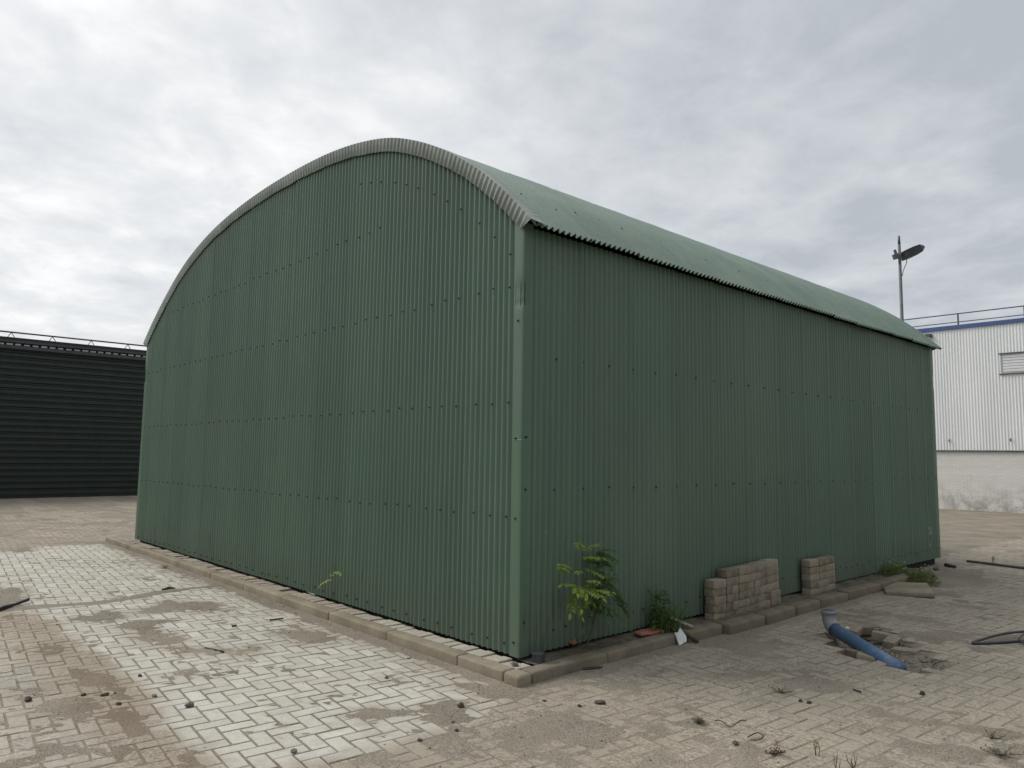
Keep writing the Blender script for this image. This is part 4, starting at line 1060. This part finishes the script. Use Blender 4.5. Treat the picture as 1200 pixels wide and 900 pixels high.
mb = MB(); mb.box((BX0, .02, 0-.1), (BX1, .3, 1.99)); obj('brick_wall', mb.mesh(), m_wbr, wb)
mb = MB(); mb.box((BX0, .32, 0), (BX1, 14, zt-.05)); mb.box((BX0+.02, .06, 1.992), (WX0, .318, zt-.06)); mb.box((WX1, .06, 1.992), (BX1-.02, .318, zt-.06)); mb.box((WX0, .2, 1.992), (WX1, .318, zt-.06)); obj('core', mb.mesh(), m_grey, wb)
mb = MB(); mb.box((BX0-.03, -.06, zt-.005), (BX1+.03, 14.1, zt+.125)); obj('roof_edge', mb.mesh(), m_bluetrim, wb)
mb = MB(); mb.box((BX0, -.045, 1.945), (BX1, .018, 1.975)); obj('drip_flashing', mb.mesh(), m_grey, wb)
wn_ = obj('window', (lambda q: (q.box((WX0+.05, .0, WZ0+.05), (WX1-.05, .02, WZ1-.05)), q)[1])(MB()).mesh(), mat_noise('window_blind_back', (.42, .42, .42), (.5, .5, .5), 4, .5), wb)
mb = MB()
for (a, bq) in (((WX0, -.03, WZ0), (WX1, .16, WZ0+.05)), ((WX0, -.03, WZ1-.05), (WX1, .16, WZ1)), ((WX0, -.028, WZ0+.051), (WX0+.05, .158, WZ1-.051)), ((WX1-.05, -.028, WZ0+.051), (WX1, .158, WZ1-.051))): mb.box(a, bq)
obj('frame', mb.mesh(), mat_noise('window_frame', (.33, .34, .33), (.42, .43, .42), 4, .5), wn_)
mb = MB(); z = WZ0+.06
while z < WZ1-.08:
    mb.box((WX0+.052, -.02, z), (WX1-.052, -.002, z+.075), Matrix.Identity(4)); z += .092
obj('slats', mb.mesh(), mat_noise('white_slats', (.66, .67, .67), (.74, .75, .75), 4, .45), wn_)
mb = MB(); mb.box((WX0-.04, -.07, WZ1+.002), (WX1+.04, .0, WZ1+.02)); mb.box((WX0-.04, -.06, WZ0-.03), (WX1+.04, .0, WZ0-.002)); obj('sill', mb.mesh(), m_grey, wn_)
rail = obj('railing', (lambda q: (q.tube([(BX0, .35, zt+.58), (BX1, .35, zt+.58)], .02, 8), q.tube([(BX0, .35, zt+.29), (BX1, .35, zt+.29)], .016, 8), q)[2])(MB()).mesh(), m_grey, wb)
x = -2.08-1.93*6
while x < BX1:
    mb = MB(); mb.tube([(x, .35, zt+.1), (x, .35, zt+.60)], .026, 8); obj('post', mb.mesh(), m_grey, rail); x += 1.93
wl = obj('wall_lamp', (lambda q: (q.box((-5.18, -.16, 5.78-GZ), (-4.72, -.0, 5.90-GZ), None, .02), q)[1])(MB()).mesh(), m_grey, wb)
mb = MB(); mb.box((-5.12, -.15, 5.755-GZ), (-4.98, -.03, 5.779-GZ)); mb.box((-4.92, -.15, 5.755-GZ), (-4.78, -.03, 5.779-GZ)); obj('lens', mb.mesh(), m_white, wl)
for (xq, zq) in ((-4.32, 2.30), (-2.55, 2.32)):
    mb = MB(); mb.tube([(xq, -.02, zq+.04), (xq, -.10, zq), (xq+.03, -.11, zq-.05)], .018, 6); obj('hook', mb.mesh(), m_grey, wb)

# ------------------------------------------------------------------ dark shed on the left, parallel to the side wall
DX = -24.0
db = thing('dark_building', 'dark green industrial hall with horizontal slatted cladding at left', 'building', (DX, 0, GZ))
m_dk = mat_noise('dark_green_slats', (.011, .018, .014), (.018, .027, .021), 2, .5)
m_dkr = mat_noise('grey_gutter', (.035, .037, .042), (.06, .062, .068), 3, .5)
m_dkd = mat_noise('black_roof', (.010, .010, .012), (.020, .020, .022), 3, .6)
Y0, Y1 = -14.0, 30.0
mb = MB(); zw = 4.66-GZ; z = .12; pr = []
while z < zw-.01:
    pr += [(.05, z), (.05, z+.10), (.0, z+.135), (.0, z+.178)]; z += .2
pr = [(0.0, 0.0), (.0, .118)]+[(a, min(bq, zw)) for a, bq in pr]
mb.add([(a, y, bq) for y in (Y0, Y1) for (a, bq) in pr], [(k, k+len(pr), k+1+len(pr), k+1) for k in range(len(pr)-1)])
obj('slatted_wall', mb.mesh(), m_dk, db)
mb = MB(); mb.box((-18, Y0, 0), (-.03, Y1, zw)); obj('core', mb.mesh(), m_dkd, db)
mb = MB(); mb.box((.0, Y0, zw), (.16, Y1, zw+.10)); obj('fascia', mb.mesh(), m_dkr, db)
mb = MB(); mb.box((-.2, Y0, zw+.10), (.06, Y1, zw+.19)); obj('vent_recess', mb.mesh(), m_dkd, db)
m_notch = mat_noise('pale_filler', (.40, .41, .43), (.60, .61, .63), 4, .5)
y = -9.6
for k in range(96):
    h_ = random.uniform(.04, .055); mb = MB(); mb.box((.05, y, zw+.112), (.135, y+.155+random.uniform(-.01, .02), zw+.112+h_), None); obj('filler_strip', mb.mesh(), m_notch, db); y += .238
mb = MB(); mb.box((.0, Y0, zw+.19), (.20, Y1, zw+.27)); obj('gutter', mb.mesh(), m_dkr, db)
mb = MB(); mb.add([(-18.2, Y0-.1, zw+1.2), (.14, Y0-.1, zw+.275), (.14, Y1+.1, zw+.275), (-18.2, Y1+.1, zw+1.2), (-18.2, Y0-.1, zw+1.3), (.14, Y0-.1, zw+.36), (.14, Y1+.1, zw+.36), (-18.2, Y1+.1, zw+1.3)],
                  [(0, 3, 2, 1), (4, 5, 6, 7), (0, 1, 5, 4), (1, 2, 6, 5), (2, 3, 7, 6), (3, 0, 4, 7)]); 
RS = (1.2-.275)/18.34
# keep the roof low behind its edge
me = mb.mesh()
for v in me.vertices:
    if v.co.x < -10: v.co.z = zw+.30 if v.co.z > zw+1.25 else zw+.2
obj('roof', me, m_dkd, db)
rl = obj('roof_rail', (lambda q: (q.tube([(.12, Y0, zw+.52), (.12, Y1, zw+.52)], .026, 8), q)[1])(MB()).mesh(), m_dkr, db)
y = Y0+.35
while y < Y1:
    mb = MB(); mb.tube([(.12, y-.09, zw+.36), (.12, y, zw+.51)], .012, 5); mb.tube([(.12, y+.09, zw+.36), (.12, y, zw+.51)], .012, 5); obj('strut', mb.mesh(), m_pole, rl); y += 1.14

print('bricks', nb, 'objects', len(bpy.data.objects))
